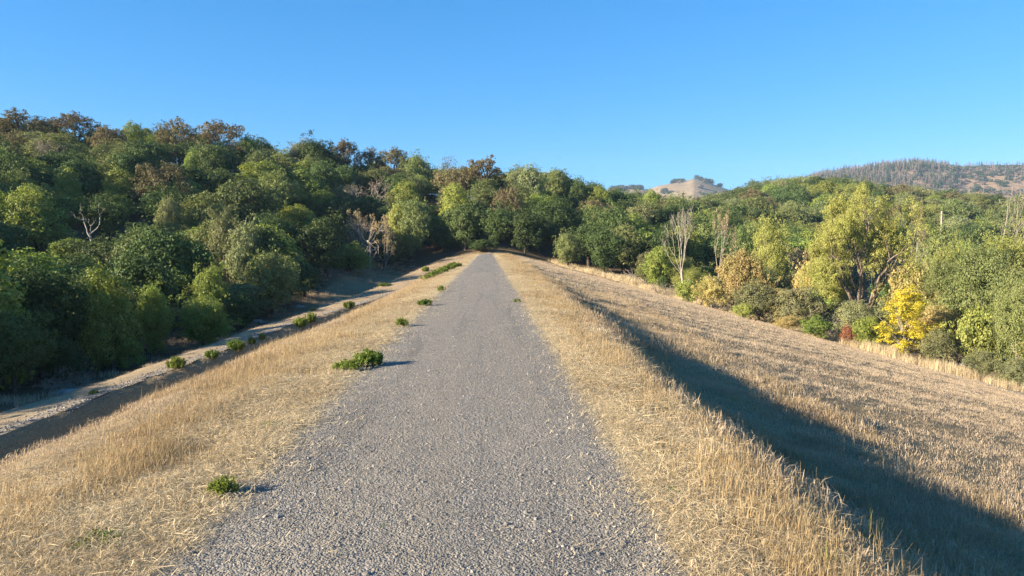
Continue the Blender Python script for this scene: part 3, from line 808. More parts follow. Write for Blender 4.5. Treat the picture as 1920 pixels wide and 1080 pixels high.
# ---------------------------------------------------------------- the trees one can point to
K = [
 # kind, px, top, width px, height, label, short, depth, rot
 ('rust', 42, 206, 120, 9, 'rusty brown oak at the very left end of the skyline', 'oak at the left end of the skyline', None),
 ('rust', 140, 209, 105, 9, 'rusty oak with spiky top, second along the left skyline', 'spiky rusty oak', None),
 ('bay', 250, 210, 52, 10, 'pale green pointed tree rising above the rusty oaks on the skyline', 'pale green pointed skyline tree', None),
 ('rust', 205, 232, 70, 8, 'brown oak in the dip of the skyline left of the pale green pointed tree', None, None),
 ('rust', 335, 221, 90, 9, 'broad rusty oak on the skyline right of the pale green pointed tree', 'broad rusty skyline oak', None),
 ('rust', 420, 221, 100, 9, 'rusty oak with open lacy branches against the sky on the left ridge', 'lacy rusty oak', None),
 ('bay', 470, 240, 45, 9, 'small green tree beside the lacy rusty oak on the skyline', None, None),
 ('grey', 565, 243, 45, 9, 'leafless grey twig top standing just above the middle of the left ridge', 'grey twig top on the ridge', None),
 ('dark', 590, 250, 80, 9, 'dark green oak on the ridge beside the grey twig top', None, None),
 ('rust', 648, 257, 75, 9, 'dark rusty oak where the left ridge starts to fall', 'dark rusty ridge oak', None),
 ('rust', 690, 275, 62, 9, 'rust and gold oak below the dark rusty ridge oak', None, None),
 ('rust', 738, 274, 76, 10, 'flat topped rusty oak with sky showing through its stems', 'flat topped rusty oak', None),
 ('olive', 783, 284, 62, 10, 'rounded green oak on the skyline right of the flat topped rusty oak', None, None),
 ('lacy', 840, 270, 64, 10, 'thin open tree with few brown leaves against the sky', 'thin open skyline tree', None),
 ('umbrella', 913, 284, 92, 11, 'lone umbrella shaped oak with sky beneath it above the road end', 'umbrella shaped oak', 150),
 ('pale', 985, 302, 74, 11, 'tall tan green oak on the skyline right of the umbrella shaped oak', None, None),
 ('olive', 1043, 307, 70, 11, 'grey green oak with pointed top above the road end, right of the tan one', None, None),
 ('dark', 1085, 328, 50, 10, 'dark oak at the right shoulder of the skyline above the slope', None, None),
 ('bay', 1122, 331, 62, 11, 'bright green oak standing where the skyline dips to the golden hill', 'bright oak by the golden hill', None),
 ('bay', 1222, 338, 44, 11, 'pointed green tree in front of the distant golden hill', 'pointed tree before the golden hill', None),
 ('grey', 88, 243, 60, 8, 'pale bare limbed tree among rusty oaks high on the left hill', 'pale bare limbed tree', None),
 ('bay', 357, 262, 36, 9, 'small bright green tree alone among brown oaks high on the left hill', 'small bright hill tree', None),
 ('bay', 60, 318, 120, 10, 'broad sunlit green tree at the left edge of the hillside', 'broad sunlit green tree', None),
 ('bay', 130, 293, 60, 9, 'upright green tree behind the broad sunlit one on the left hill', None, None),
 ('bay', 215, 290, 70, 9, 'yellow green tree halfway up the left hill below the broad rusty oak', None, None),
 ('pale', 310, 356, 52, 8, 'small pale lime tree in a dark gap of the left hillside', 'small pale lime tree', None),
 ('crook', 170, 380, 62, 7, 'crooked white dead tree in the dark gap on the left hillside', 'crooked white dead tree', None),
 ('bay', 60, 432, 150, 8, 'sunlit green tree just above the dark shaded oaks at the left', None, None),
 ('bay', 130, 428, 90, 8, 'pointed sunlit tree below the crooked white dead tree', None, None),
 ('bay', 205, 455, 110, 8, 'wide sunlit green tree in the row above the shaded left valley', None, None),
 ('pale', 425, 378, 80, 10, 'pale sunlit oak standing out from the dark left forest', 'pale sunlit oak', None),
 ('pale', 455, 402, 75, 9, 'grey green oak leaning against the pale sunlit oak', None, None),
 ('bay', 600, 336, 70, 11, 'tall bright green tree with stepped pointed top on the middle hillside', 'tall stepped green tree', 126),
 ('bay', 555, 372, 80, 10, 'bright green tree filling in below the tall stepped green one', None, 118),
 ('grey', 690, 326, 125, 9, 'wide leafless grey brown oak with drooping twigs on the hillside', 'wide leafless oak', None),
 ('dry', 692, 392, 96, 10, 'dry oak with pale limbs and sparse tan leaves by the left slope', 'dry oak with pale limbs', 112),
 ('halfbare', 720, 440, 40, 5.5, 'small dry tree with straight grey trunk at the foot of the dry oak', 'small tree with grey trunk', 106),
 ('column', 745, 358, 56, 10, 'narrow yellow green tree beside the dry oak', 'narrow yellow green tree', 122),
 ('olive', 775, 366, 64, 11, 'tall grey green oak with hanging foliage right of the narrow yellow green tree', 'grey green hanging oak', 118),
 ('bay', 852, 322, 66, 11, 'yellow green tree on the hillside directly left above the road end', 'yellow green tree above the road end', None),
 ('olive', 885, 378, 80, 9, 'rounded olive oak overhanging the end of the road', None, 136),
 ('rust', 955, 345, 70, 9, 'small brown leaved oak on the hillside above the road end', None, None),
 ('olive', 508, 458, 120, 8.5, 'sunlit round oak with yellow green crown at the valley edge', 'sunlit round valley oak', 70),
 ('greenoak', 286, 524, 84, 7, 'round green oak in the shaded valley, left of a broader twin', 'round green valley oak', 50),
 ('greenoak', 378, 541, 124, 6, 'broad round green oak lit by the sun at the valley foot', 'broad green valley oak', 52),
 ('greenbush', 205, 590, 100, 3.5, 'low green shrub in deep shade left of the round green valley oak', None, 46),
 ('greenoak', 385, 488, 90, 8, 'green oak behind the broad green valley oak', None, 62),
 ('dark', 70, 478, 190, 7.5, 'big dark oak in full shade at the left edge above the track', 'big shaded oak', 43),
 ('dark', 165, 505, 130, 7, 'dark shaded oak between the big shaded oak and the valley shrubs', None, 47),
 ('dark', 20, 560, 150, 5, 'low dark oak in shade nearest the left edge of the track', None, 38),
 ('darkbush', 110, 620, 110, 3.2, 'dark shaded bush at the foot of the big shaded oak', None, 41),
 ('dark', 450, 540, 90, 6, 'dark oak in the shade right of the broad green valley oak', None, 62),
 ('dark', 570, 500, 100, 8, 'dark oak in shade right of the sunlit round valley oak', None, 82),
 ('dark', 872, 372, 80, 10, 'dark shaded oak at the left corner of the road end', None, 119),
 ('dark', 930, 380, 74, 10, 'very dark oak closing the view straight beyond the road end', None, 118),
 ('dark', 984, 384, 72, 10, 'dark oak just right of the one straight beyond the road end', None, 116.5),
 ('darkbush', 905, 446, 60, 2.4, 'low dark bush where the gravel road meets the wood', None, 115),
 ('dark', 832, 420, 80, 7, 'dark shaded oak between the grey green hanging oak and the road end', None, 121),
 ('olive', 1764, 411, 96, 8, 'olive oak whose top hides the foot of the pale wooden pole', None, 104),
 # right of the road
 ('olive', 1066, 430, 62, 7, 'small bright oak standing forward at the top of the dry right slope', 'small bright slope oak', 112),
 ('dark', 1132, 420, 84, 9, 'dark oak between the small bright slope oak and the brown thicket', 'dark slope oak', 108),
 ('dark', 1010, 395, 90, 10, 'dark oak in shade just right of the road end', None, 122),
 ('greenbush', 1240, 452, 80, 7, 'tall green shrub left of the white dead tree', None, 92),
 ('snag', 1284, 378, 92, 12, 'tall bleached dead tree with many upright white stems', 'tall white dead tree', 78),
 ('halfbare', 1345, 392, 90, 11, 'half bare leaning tree right of the tall white dead tree', 'half bare leaning tree', 84),
 ('goldbush', 1292, 520, 62, 2.6, 'yellow bush at the base of the tall white dead tree', None, 76),
 ('ochre', 1385, 456, 96, 7, 'golden ochre willow beside the half bare leaning tree', 'tall golden willow', 78),
 ('ochre', 1335, 510, 70, 4, 'orange gold willow clump below the half bare leaning tree', None, 74),
 ('ochre', 1420, 478, 60, 6.5, 'orange tipped willow right of the tall golden willow', None, 77),
 ('darkbush', 1246, 515, 28, 1.6, 'small dark round bush alone on the brown edge of the slope', None, 90),
 ('willow', 1425, 520, 110, 4.6, 'grey green willow with dark base in front of the golden willows', 'grey green willow', 68),
 ('gold', 1452, 395, 90, 10, 'yellow green tree with open branches behind the golden willows', 'open yellow green tree', 100),
 ('cotton', 1622, 346, 236, 13, 'large yellow green cottonwood with a forked trunk and spreading limbs', 'large cottonwood', 70),
 ('yellow', 1702, 543, 150, 6, 'bright yellow small tree with low side branches by the field edge', 'bright yellow tree', 56),
 ('bigoak', 1862, 436, 190, 9, 'broad olive oak at the right edge reaching down to the field', 'broad right edge oak', 58),
 ('bigoak', 1770, 470, 110, 8, 'olive oak behind the bright yellow tree', None, 66),
 ('bigoak', 1915, 500, 130, 7, 'dense olive oak nearest the right edge of the picture', None, 52),
 ('gold', 1890, 415, 130, 9, 'yellow topped tree above the broad right edge oak', 'yellow topped tree', 76),
 ('gold', 1770, 440, 90, 8, 'gold and green tree right of the large cottonwood', None, 82),
 ('stems', 1892, 362, 80, 11, 'cluster of thin bare stems rising above the yellow topped tree', 'thin bare stems', 88),
 ('halfbare', 1715, 372, 60, 10, 'dead grey branches beside the crown of the large cottonwood', 'dead grey branches', 90),
 ('ochre', 1520, 476, 90, 6, 'tan willow left below the large cottonwood', 'tan willow', 76),
 ('gold', 1560, 470, 90, 6, 'yellow green bushy tree under the left limbs of the large cottonwood', None, 72),
 ('ochre', 1700, 480, 110, 6, 'orange gold tree under the right limbs of the large cottonwood', None, 68),
 ('willow', 1490, 530, 110, 4.6, 'grey willow bank behind the yellow green shrubs of the field edge', None, 66),
 ('greenbush', 1530, 590, 70, 2.6, 'fresh yellow green shrub at the field edge left of the red one', None, 60),
 ('redbush', 1590, 606, 44, 2.2, 'reddish shrub at the edge of the dry field', 'reddish shrub', 59),
 ('greenbush', 1628, 585, 74, 3.4, 'dark leaved green shrub left of the bright yellow tree', None, 58),
 ('willow', 1600, 555, 100, 4, 'dusty willow behind the reddish shrub', None, 63),
 ('willow', 1760, 610, 80, 2.6, 'dusty green bush right of the bright yellow tree', None, 55),
 ('ochre', 1478, 590, 60, 1.8, 'low orange brush where the willows meet the dry field', None, 62),
 ('goldbush', 1395, 565, 46, 1.5, 'low yellow brush at the foot of the golden willows', None, 67),
 ('willow', 1845, 650, 70, 2.2, 'low scrubby bush on the field edge below the broad right edge oak', None, 50),
 ('willow', 1905, 665, 70, 2.2, 'brown green brush at the field corner on the right', None, 48),
 ('dark', 1400, 415, 70, 9, 'dark oak gap filler behind the tall golden willow', None, 108),
 ('conifer', 1278, 352, 30, 12, 'dark narrow conifer behind the tall white dead tree', 'narrow conifer', 150),
]
KEYLABEL_FIX = {'dark oak gap filler behind the tall golden willow': 'dark oak in the shadow behind the tall golden willow'}
for (kind, px, pt, wpx, H, lab, short, yy) in K:
    rot = 0.0 if kind in ('snag', 'crook', 'yellow', 'cotton', 'halfbare') else None
    place_px(kind, px, pt, wpx, H, KEYLABEL_FIX.get(lab, lab), short, yy, rot=rot)
NKEY = len(PLACED)

# ---------------------------------------------------------------- the woods between them
SKY_X = [-400, 0, 60, 200, 240, 330, 420, 470, 560, 650, 690, 735, 783, 840, 880, 913, 950, 985, 1043, 1085, 1122, 1160, 1222, 1300, 1370, 1420, 1520, 1600, 1660, 1740, 1850, 1920, 2300]
SKY_Y = [215, 212, 215, 235, 228, 228, 228, 246, 256, 262, 280, 280, 290, 300, 308, 318, 312, 306, 312, 332, 338, 352, 352, 368, 352, 330, 323, 326, 340, 344, 358, 356, 356]
fill = []
def try_fill(x, y, sp):
    for p in PLACED:
        if (p['x'] - x) ** 2 + (p['y'] - y) ** 2 < (0.29 * (p['W'] + sp)) ** 2: return False
    for q in fill:
        if (q[0] - x) ** 2 + (q[1] - y) ** 2 < (0.5 * (q[2] + sp)) ** 2: return False
    return True

def in_left(x, y):
    edge = np.interp(y, [20, 40, 53, 70, 89, 104, 112, 118, 124], [-27, -25, -23, -22, -22, -20, -17, -10, 0])
    return x < edge
def in_right(x, y):
    edge = np.interp(y, [40, 52, 62, 75, 90, 105, 115, 122, 128], [44, 38, 34, 30, 24, 19, 14, 8, 0])
    return x > edge
def fill_zone(n, x0, x1, y0, y1, test, sp0, kinds, wts, H0, H1):
    for _ in range(n):
        y = random.uniform(y0, y1); x = random.uniform(x0, x1)
        if not test(x, y): continue
        z = g1(x, y)
        kind = random.choices(kinds(x, y, z), wts(x, y, z))[0]
        H = random.uniform(H0, H1)
        if kind in ('rust', 'grey'): H *= 0.92
        sp = sp0 * random.uniform(0.85, 1.15) * (0.6 + 0.4 * H / H1)
        px, pt, d = project(x, y, z + H)
        if px < -160 or px > 2080: continue
        top = np.interp(px, SKY_X, SKY_Y) + 3
        if pt < top:
            H = H - (top - pt) * d / F
            if H < 3.2: continue
            pt = top
        if not try_fill(x, y, sp): continue
        sx_, sy_ = -math.cos(R(SUN_BACK)), -math.sin(R(SUN_BACK))
        lit = False
        for p in PLACED[:NKEY]:
            if p['kind'] in ('dry', 'crook', 'pale', 'column', 'grey') and p['d'] > 40:
                ux, uy = x - p['x'], y - p['y']; al = ux * sx_ + uy * sy_
                if 1 < al < 16 and abs(ux * sy_ - uy * sx_) < 3.2 + sp * .3 and z + H > p['z'] + .45 * p['H'] + al * math.tan(R(SUN_EL)): lit = True
        if lit: continue
        # keep the trees one can point to in view
        _, pb, _ = project(x, y, z)
        wpx = sp * 1.15 * F / d
        hid = False
        for p in PLACED[:NKEY]:
            if d < p['d'] - 1:
                mid = p['pt'] + (0.42 if p['d'] > 110 else 0.5) * (p['pb'] - p['pt'])
                if abs(px - p['px']) < 0.42 * (wpx + p['wpx']) and pt < mid < pb + 30:
                    hid = True
                    need = (mid - pt) * d / F
                    if need < 0: hid = False
                    elif H - need > 2.6: H -= need; pt = mid; hid = False
                    else: break
        if hid: continue
        fill.append((x, y, sp, kind, H))
# left hillside
fill_zone(9000, -130, 6, 36, 205, in_left, 6.7,
          lambda x, y, z: ('dark', 'bay', 'olive', 'rust', 'pale', 'grey'),
          lambda x, y, z: (4.2, 4.0 if z < 9 else 1.6, 2.2, .2 if z < 8 else 1.0, .8, .25), 5.5, 11.5)
# behind the road end and round to the right
fill_zone(6000, -14, 66, 113, 235, lambda x, y: in_right(x, y) or y > 121, 6.6,
          lambda x, y, z: ('dark', 'bay', 'olive', 'rust', 'pale'),
          lambda x, y, z: (3, 2.4, 3, .5, .6), 8, 11)
# bank of shrubs and young trees along the field edge
fill_zone(5000, 22, 75, 48, 108, lambda x, y: in_right(x - 1.0, y) and not in_right(x - 17, y), 4.3,
          lambda x, y, z: ('gold', 'willow', 'ochre', 'olive', 'greenbush', 'pale', 'goldbush'),
          lambda x, y, z: (2.6, 2.6, 1.6, 1.0, 1.3, 1.0, .6), 3.6, 6.6)
# right valley wood
fill_zone(5000, 18, 110, 60, 165, lambda x, y: in_right(x - 4, y), 6.2,
          lambda x, y, z: ('dark', 'bay', 'olive', 'gold', 'willow', 'pale', 'rust', 'halfbare'),
          lambda x, y, z: (1.6, 1.4, 3, 1.8, 1.2, 1.6, .7, .4), 6.0, 9.5)
# right far hillside
fill_zone(4000, 60, 240, 160, 330, lambda x, y: x > 0.3 * y, 9.0,
          lambda x, y, z: ('dark', 'bay', 'olive', 'pale', 'rust', 'gold', 'conifer'),
          lambda x, y, z: (2.4, 1.6, 3.4, 1.6, 1.0, .5, .1), 7, 12)
def visible_only(fill):
    """leave out what other trees or the ground hide entirely"""
    W_, H_ = 240, 135
    items = [(p['d'], p['px'], p['pt'], p['pb'], p['wpx'] * .8, -1) for p in PLACED]
    for i, (x, y, sp, kind, H) in enumerate(fill):
        z = g1(x, y); px, pt, d = project(x, y, z + H); _, pb, _ = project(x, y, z)
        items.append((d, px, pt, pb, sp * 1.2 * F / d, i))
    items.sort()
    buf = np.zeros((H_, W_), bool)
    yy, xx = np.mgrid[0:H_, 0:W_] * 8 + 4
    keep = []
    for d, px, pt, pb, wp, i in items:
        m = ((xx - px) / (wp / 2 + 2)) ** 2 + ((yy - (pt + pb) / 2) / ((pb - pt) / 2 + 1)) ** 2 < 1
        new = (m & ~buf).sum()
        if i >= 0 and (new >= 2 or (m.sum() == 0 and not buf[int(np.clip(pt // 8, 0, H_ - 1)), int(np.clip(px // 8, 0, W_ - 1))]) or px < 0 or px > 1920): keep.append(fill[i])
        core = ((xx - px) / (wp / 2 * .8 + 1)) ** 2 + ((yy - (pt * .45 + pb * .55)) / ((pb - pt) / 2 * .85 + 1)) ** 2 < 1
        buf |= core
    return keep
n_all = len(fill); fill = visible_only(fill)
print('fill trees', n_all, len(fill))
for (x, y, sp, kind, H) in fill:
    put(kind, x, y, H, sp * 1.42 if kind not in ('halfbare', 'conifer') else None)

# every filling tree named by its look and the two landmarks it stands nearest to
LM = [p for p in PLACED[:NKEY] if p['short']]
used = {}
rest = PLACED[NKEY:]
for p in rest:
    ds = sorted(LM, key=lambda q: (q['px'] - p['px']) ** 2 + ((q['pt'] - p['pt']) * 1.3) ** 2)
    q = ds[0]
    dx, dy = p['px'] - q['px'], p['pt'] - q['pt']
    dirw = ('above' if dy < 0 else 'below') if abs(dy) * 1.2 > abs(dx) else ('left of' if dx < 0 else 'right of')
    look = LOOK[p['kind']]
    big = 'tall' if p['H'] > 9 else ('low' if p['H'] < 6.5 else '')
    cand = [f"{look} {dirw} the {q['short']}", f"{big} {look} {dirw} the {q['short']}".strip(), f"{look} {dirw} the {q['short']}, towards the {ds[1]['short']}", f"{look} between the {q['short']} and the {ds[2]['short']}",
            f"{big} {look} {dirw} the {q['short']}, towards the {ds[2]['short']}".strip(), f"{look} farther back, {dirw} the {ds[1]['short']}", f"{look} {dirw} the {ds[2]['short']} in the wood"]
    cand = [c for c in cand if len(c.split()) <= 16]
    lab = next((c for c in cand if c not in used), cand[-1])
    used[lab] = used.get(lab, 0) + 1
    p['label'] = lab
    p['o']['label'] = lab
    p['o']['group'] = 'trees of the left hillside' if p['x'] < 0 else 'trees of the right valley and hillside'

# trees that shade the left valley from beyond the frame
for (x, y, H) in ((-33, 22, 9), (-37, 30, 9.5), (-31, 14, 9), (-42, 20, 11), (-46, 30, 11), (-40, 8, 10), (-50, 40, 11), (-34, 4, 9), (-48, 12, 12), (-56, 14, 11), (-59, 20, 11), (-55, 26, 11.5), (-60, 31, 11), (-56, 36, 11), (-61, 41, 10.5), (-57, 46, 10), (-66, 26, 11), (-67, 36, 11)):
    put('dark', x, y, H, 8.5, 'dark oak left of the track, outside the view, shading the valley', 'oaks shading the valley')

# ---------------------------------------------------------------- scattered stuff (grass, gravel)
def scatter(name, protos, pts, rotz, scl, pick, kind='stuff', tilt=None):
    colp = bpy.data.collections.new(name + '_kinds')
    for i, me in enumerate(protos):
        o = bpy.data.objects.new(f'{name}_{"abcdefghijklmnop"[i]}', me); colp.objects.link(o)
    me = bpy.data.meshes.new(name)
    me.vertices.add(len(pts)); me.vertices.foreach_set('co', np.asarray(pts, np.float32).ravel())
    rot = np.zeros((len(pts), 3), np.float32); rot[:, 2] = rotz
    if tilt is not None: rot[:, :2] = tilt
    a = me.attributes.new('rot', 'FLOAT_VECTOR', 'POINT'); a.data.foreach_set('vector', rot.ravel())
    sc = np.asarray(scl, np.float32)
    if sc.ndim == 1: sc = np.repeat(sc[:, None], 3, 1)
    a = me.attributes.new('scl', 'FLOAT_VECTOR', 'POINT'); a.data.foreach_set('vector', sc.ravel())
    a = me.attributes.new('pick', 'INT', 'POINT'); a.data.foreach_set('value', np.asarray(pick, np.int32))
    ob = link(name, me); tag(ob, kind=kind)
    ng = bpy.data.node_groups.new(name, 'GeometryNodeTree')
    ng.interface.new_socket('Geometry', in_out='INPUT', socket_type='NodeSocketGeometry')
    ng.interface.new_socket('Geometry', in_out='OUTPUT', socket_type='NodeSocketGeometry')
    gi = ng.nodes.new('NodeGroupInput'); go = ng.nodes.new('NodeGroupOutput')
    ci = ng.nodes.new('GeometryNodeCollectionInfo'); ci.inputs['Collection'].default_value = colp
    ci.inputs['Separate Children'].default_value = True; ci.inputs['Reset Children'].default_value = True
    ip = ng.nodes.new('GeometryNodeInstanceOnPoints'); ip.inputs['Pick Instance'].default_value = True
    def attr(n, t):
        q = ng.nodes.new('GeometryNodeInputNamedAttribute'); q.data_type = t; q.inputs['Name'].default_value = n
        return next(s for s in q.outputs if s.enabled and s.name == 'Attribute')
    er = ng.nodes.new('FunctionNodeEulerToRotation')
    ng.links.new(attr('rot', 'FLOAT_VECTOR'), er.inputs[0])
    ng.links.new(er.outputs[0], ip.inputs['Rotation'])
    ng.links.new(attr('scl', 'FLOAT_VECTOR'), ip.inputs['Scale'])
    ng.links.new(attr('pick', 'INT'), ip.inputs['Instance Index'])
    ng.links.new(gi.outputs[0], ip.inputs['Points']); ng.links.new(ci.outputs[0], ip.inputs['Instance'])
    ng.links.new(ip.outputs[0], go.inputs[0])
    md = ob.modifiers.new('scatter', 'NODES'); md.node_group = ng
    return ob

def tuft(seed, n, h, spread, wd, lean, mat, flat=False, curl=0.5):
    r = np.random.default_rng(seed)
    g = Geo()
    a = r.uniform(0, 2 * np.pi, n); rr = spread * np.sqrt(r.random(n))
    base = np.stack([np.cos(a) * rr, np.sin(a) * rr, np.zeros(n)], -1)
    az = r.uniform(0, 2 * np.pi, n); d = np.stack([np.cos(az), np.sin(az), np.zeros(n)], -1)
    hh = h * r.uniform(0.45, 1.15, n)
    if flat:
        base[:, 2] = r.uniform(0.004, 0.05, n)
        el = r.normal(0, 0.12, n)
        tip = base + d * (hh * np.cos(el))[:, None]; tip[:, 2] += np.abs(hh * np.sin(el))
        mid = (base + tip) / 2; mid[:, 2] += r.uniform(0, .02, n)
    else:
        ln = np.abs(r.normal(0, lean, n)) + .05
        mid = base + d * (hh * .5 * np.sin(ln * .6))[:, None]; mid[:, 2] += hh * .5 * np.cos(ln * .6)
        l2 = ln * (1 + curl * 1.6)
        tip = mid + d * (hh * .5 * np.sin(l2))[:, None]; tip[:, 2] += hh * .5 * np.cos(l2)
    sd = unit(np.cross(d, np.array([0, 0, 1.])) + r.normal(size=(n, 3)) * .35)
    w_ = wd * r.uniform(.6, 1.4, n)[:, None]
    v = np.stack([base - sd * w_ * .5, base + sd * w_ * .5, mid + sd * w_ * .42, mid - sd * w_ * .42, tip + sd * w_ * .1, tip - sd * w_ * .1], 1).reshape(-1, 3)
    i = np.arange(n)[:, None] * 6
    f = np.concatenate([i + np.array([[0, 1, 2, 3]]), i + np.array([[3, 2, 4, 5]])], 1).reshape(-1, 4)
    g.add(v, f)
    return g.mesh('tuft', [mat])

def gz(x, y): return ground(x, y) + 0.03 * fbm(x * 2.2, y * 2.2, 21, 3) * smooth(1.5, 1.9, np.abs(x - ROAD_C)) * (np.abs(x) < 40) * (1 - .65 * smooth(3, 7, x))

def logy(n, a, b): return a * np.exp(rng.random(n) * math.log(b / a))

def do_grass(name, protos, x, y, s0, s1=0.6, sz=1.0):
    n = len(x)
    z = gz(x, y)
    s = s0 * rng.uniform(0.6, 1.25, n)
    sc = np.stack([s, s, s * sz * rng.uniform(0.8, 1.2, n)], -1)
    scatter(name, protos, np.stack([x, y, z - 0.01], -1), rng.uniform(0, 6.28, n), sc, rng.integers(0, len(protos), n))

# tall dry grass on the rolled-off edges of the crest
tall = [tuft(400 + i, 30, (0.12, 0.14, 0.16, 0.20, 0.15)[i], 0.17, 0.0034, (1.2, 1.0, 0.9, 0.6, 1.3)[i], M_STRAW, False, (1.0, .8, .6, .4, .2)[i]) for i in range(5)]
n = 22000
y = logy(n, 2.6, 112)
left = rng.random(n) < 0.5
xl = rng.uniform(0, 1, n) ** 0.9
x = np.where(left, ROAD_C - ROAD_HW - 0.75 - xl * (2.4 + 0.03 * y), 1.42 + xl * 2.0)
cl = fbm(x * 0.8, y * 0.5, 71, 3)
keep = cl > -0.20
x, y = x[keep], y[keep]
do_grass('tall_dry_grass', tall, x, y, (0.65 + 0.010 * y) * np.clip(1 + 0.6 * fbm(x * .6, y * .4, 72, 2), .45, 1.5))
# straw lying flat along both road edges
mats_ = [tuft(420 + i, 46, (.07, .09, .13, .08, .11)[i], 0.2, 0.0025, 0.3, M_MAT, True) for i in range(5)]
n = 24000
y = logy(n, 2.4, 112)
left = rng.random(n) < 0.45
t_ = np.abs(rng.normal(0, 0.55, n))
x = np.where(left, ROAD_C - ROAD_HW + 0.06 - t_ * 1.25, ROAD_C + ROAD_HW - 0.03 + t_)
keep = ((t_ > 0.10) | (rng.random(n) < 0.6)) & ((fbm(x * 1.6, y * 1.1, 75, 3) > -0.22) | (t_ < .25))
x, y = x[keep], y[keep]
do_grass('straw_litter', mats_, x, y, 0.8 + 0.012 * y)
# bits of straw blown onto the gravel, most of them near its edges
bits = [tuft(430 + i, 3, (.05, .08, .11)[i], 0.12, 0.004, 0.3, M_MAT, True) for i in range(3)]
n = 2600
y = logy(n, 2.5, 60); sd_ = np.where(rng.random(n) < .5, -1, 1)
x = ROAD_C + sd_ * ROAD_HW * (1 - np.abs(rng.normal(0, .22, n)))
sc_ = (0.9 + .012 * y) * rng.uniform(.5, 1.2, n)
scatter('straw_bits', bits, np.stack([x, y, ground(x, y) + .03], -1), rng.uniform(0, 6.28, n), sc_, rng.integers(0, 3, n))
# short stubble in the straw
stub = [tuft(440 + i, 16, 0.09, 0.14, 0.0042, 0.5, M_STRAW) for i in range(4)]
n = 9000
y = logy(n, 2.4, 112); left = rng.random(n) < 0.5; t_ = rng.random(n)
x = np.where(left, ROAD_C - ROAD_HW - 0.05 - t_ * 1.6, ROAD_C + ROAD_HW + 0.08 + t_ * 0.8)
do_grass('straw_stubble', stub, x, y, 0.8 + 0.012 * y)
# the mown slopes
slope = [tuft(460 + i, 34, (.08, .10, .12, .09, .10)[i], 0.30, 0.0075, 0.75, M_SLOPE) for i in range(5)]
n = 95000
y = logy(n, 4, 118) - 1.5
x = 2.4 + rng.random(n) ** 0.75 * 40
T_ = terrain(x, y) - dam(x, y)
keep = ((T_ < -0.25) | ((T_ < .3) & ((y > 62) | (rng.random(n) < .15)))) & (x < y * 0.95 + 6) & (fbm(x * .25, y * .25, 81, 3) > -0.55)
x, y = x[keep], y[keep]
do_grass('slope_dry_grass', slope, x, y, (0.55 + 0.009 * y) * np.clip(1 + .25 * fbm(x * .35, y * .35, 82, 3), .6, 1.3))
n = 16000
y = logy(n, 2.6, 40); x = 1.75 + 0.02 * y + rng.random(n) ** 1.2 * (3.6 + .05 * y)
keep = fbm(x * .9, y * .7, 84, 3) > -.3
x, y = x[keep], y[keep]
do_grass('bank_shade_grass', tall + slope, x, y, (0.75 + 0.010 * y) * np.clip(1 + .7 * fbm(x * .7, y * .5, 85, 2), .4, 1.7))
n = 46000
y = np.where(rng.random(n) < .3, logy(n, 4, 30), rng.uniform(8, 112, n)); x = left_edge(y) + .3 - rng.random(n) * 15.5
T_ = terrain(x, y) - dam(x, y)
keep = (T_ < 0.3) & (np.abs(x - bench_L(y) - .1) > 0.5) & ((x > bench_L(y)) | (rng.random(n) < .35))
x, y = x[keep], y[keep]
do_grass('bank_dry_grass', slope, x, y, (0.45 + 0.008 * y))
# pale uncut grass where the field meets the bushes
reed = [tuft(480 + i, 24, 0.9, 0.35, 0.016, 0.22, M_MAT) for i in range(3)]
n = 3600
y = rng.uniform(38, 118, n)
e = np.interp(y, [38, 45, 52, 62, 75, 90, 105, 118], [36.5, 35.2, 32, 28.3, 25.6, 20.6, 16, 10])
x = e + np.abs(rng.normal(0, 1.9, n)) + np.where(y < 60, .5, -.4)
do_grass('uncut_pale_grass', reed, x, y, 0.62 * np.clip(1 + .8 * fbm(x * .5, y * .3, 91, 2), .2, 1.5))
brown = [tuft(490 + i, 40, 0.5, 0.6, 0.02, 0.5, M_SLOPE) for i in range(3)]
n = 3800
y = rng.uniform(20, 120, n); x = rng.uniform(-30, -12, n) 
keep = (terrain(x, y) - dam(x, y) > 0.1) & (fbm(x * .4, y * .4, 95, 2) > -.1); x, y = x[keep], y[keep]
do_grass('valley_dry_grass', brown, x, y, np.full(len(x), .7))

# loose stones on the road
def stone(seed):
    r = np.random.default_rng(seed)
    import bmesh
    bm = bmesh.new(); bmesh.ops.create_icosphere(bm, subdivisions=1, radius=1.0)
    sc = (1, r.uniform(.6, .9), r.uniform(.45, .7))
    for v in bm.verts:
        f = 1 + r.uniform(-.22, .22)
        v.co = Vector((v.co.x * f * sc[0], v.co.y * f * sc[1], v.co.z * f * sc[2]))
    me = bpy.data.meshes.new('stone'); bm.to_mesh(me); bm.free(); me.materials.append(M_STONE)
    return me
stones = [stone(500 + i) for i in range(6)]
n = 150000
y = logy(n, 2.6, 40)
u = rng.uniform(-1.06, 1.06, n)
u = np.where(rng.random(n) < .05, np.sign(u) * (1 + np.abs(rng.normal(0, .10, n))), u)
x = ROAD_C + u * ROAD_HW
s = 0.0018 + 0.0014 * rng.exponential(1.0, n) + (rng.random(n) < 0.004) * rng.uniform(0.004, 0.012, n)
s = np.clip(s, 0, 0.02) * (1 + 0.012 * y)
z = ground(x, y) + 0.006 + 0.012 * fbm(x * 3, y * 3, 41, 3) * (1 - np.clip(u, -1, 1) ** 6) + 0.02 * np.clip(1 - u ** 2, 0, 1)
scatter('road_gravel', stones, np.stack([x, y, z + s * .2], -1), rng.uniform(0, 6.28, n), s, rng.integers(0, 6, n), tilt=rng.normal(0, .4, (n, 2)))
n = 5000
y = rng.uniform(14, 98, n); x = bench_L(y) + .1 + rng.normal(0, .3, n)
s = rng.uniform(.012, .05, n)
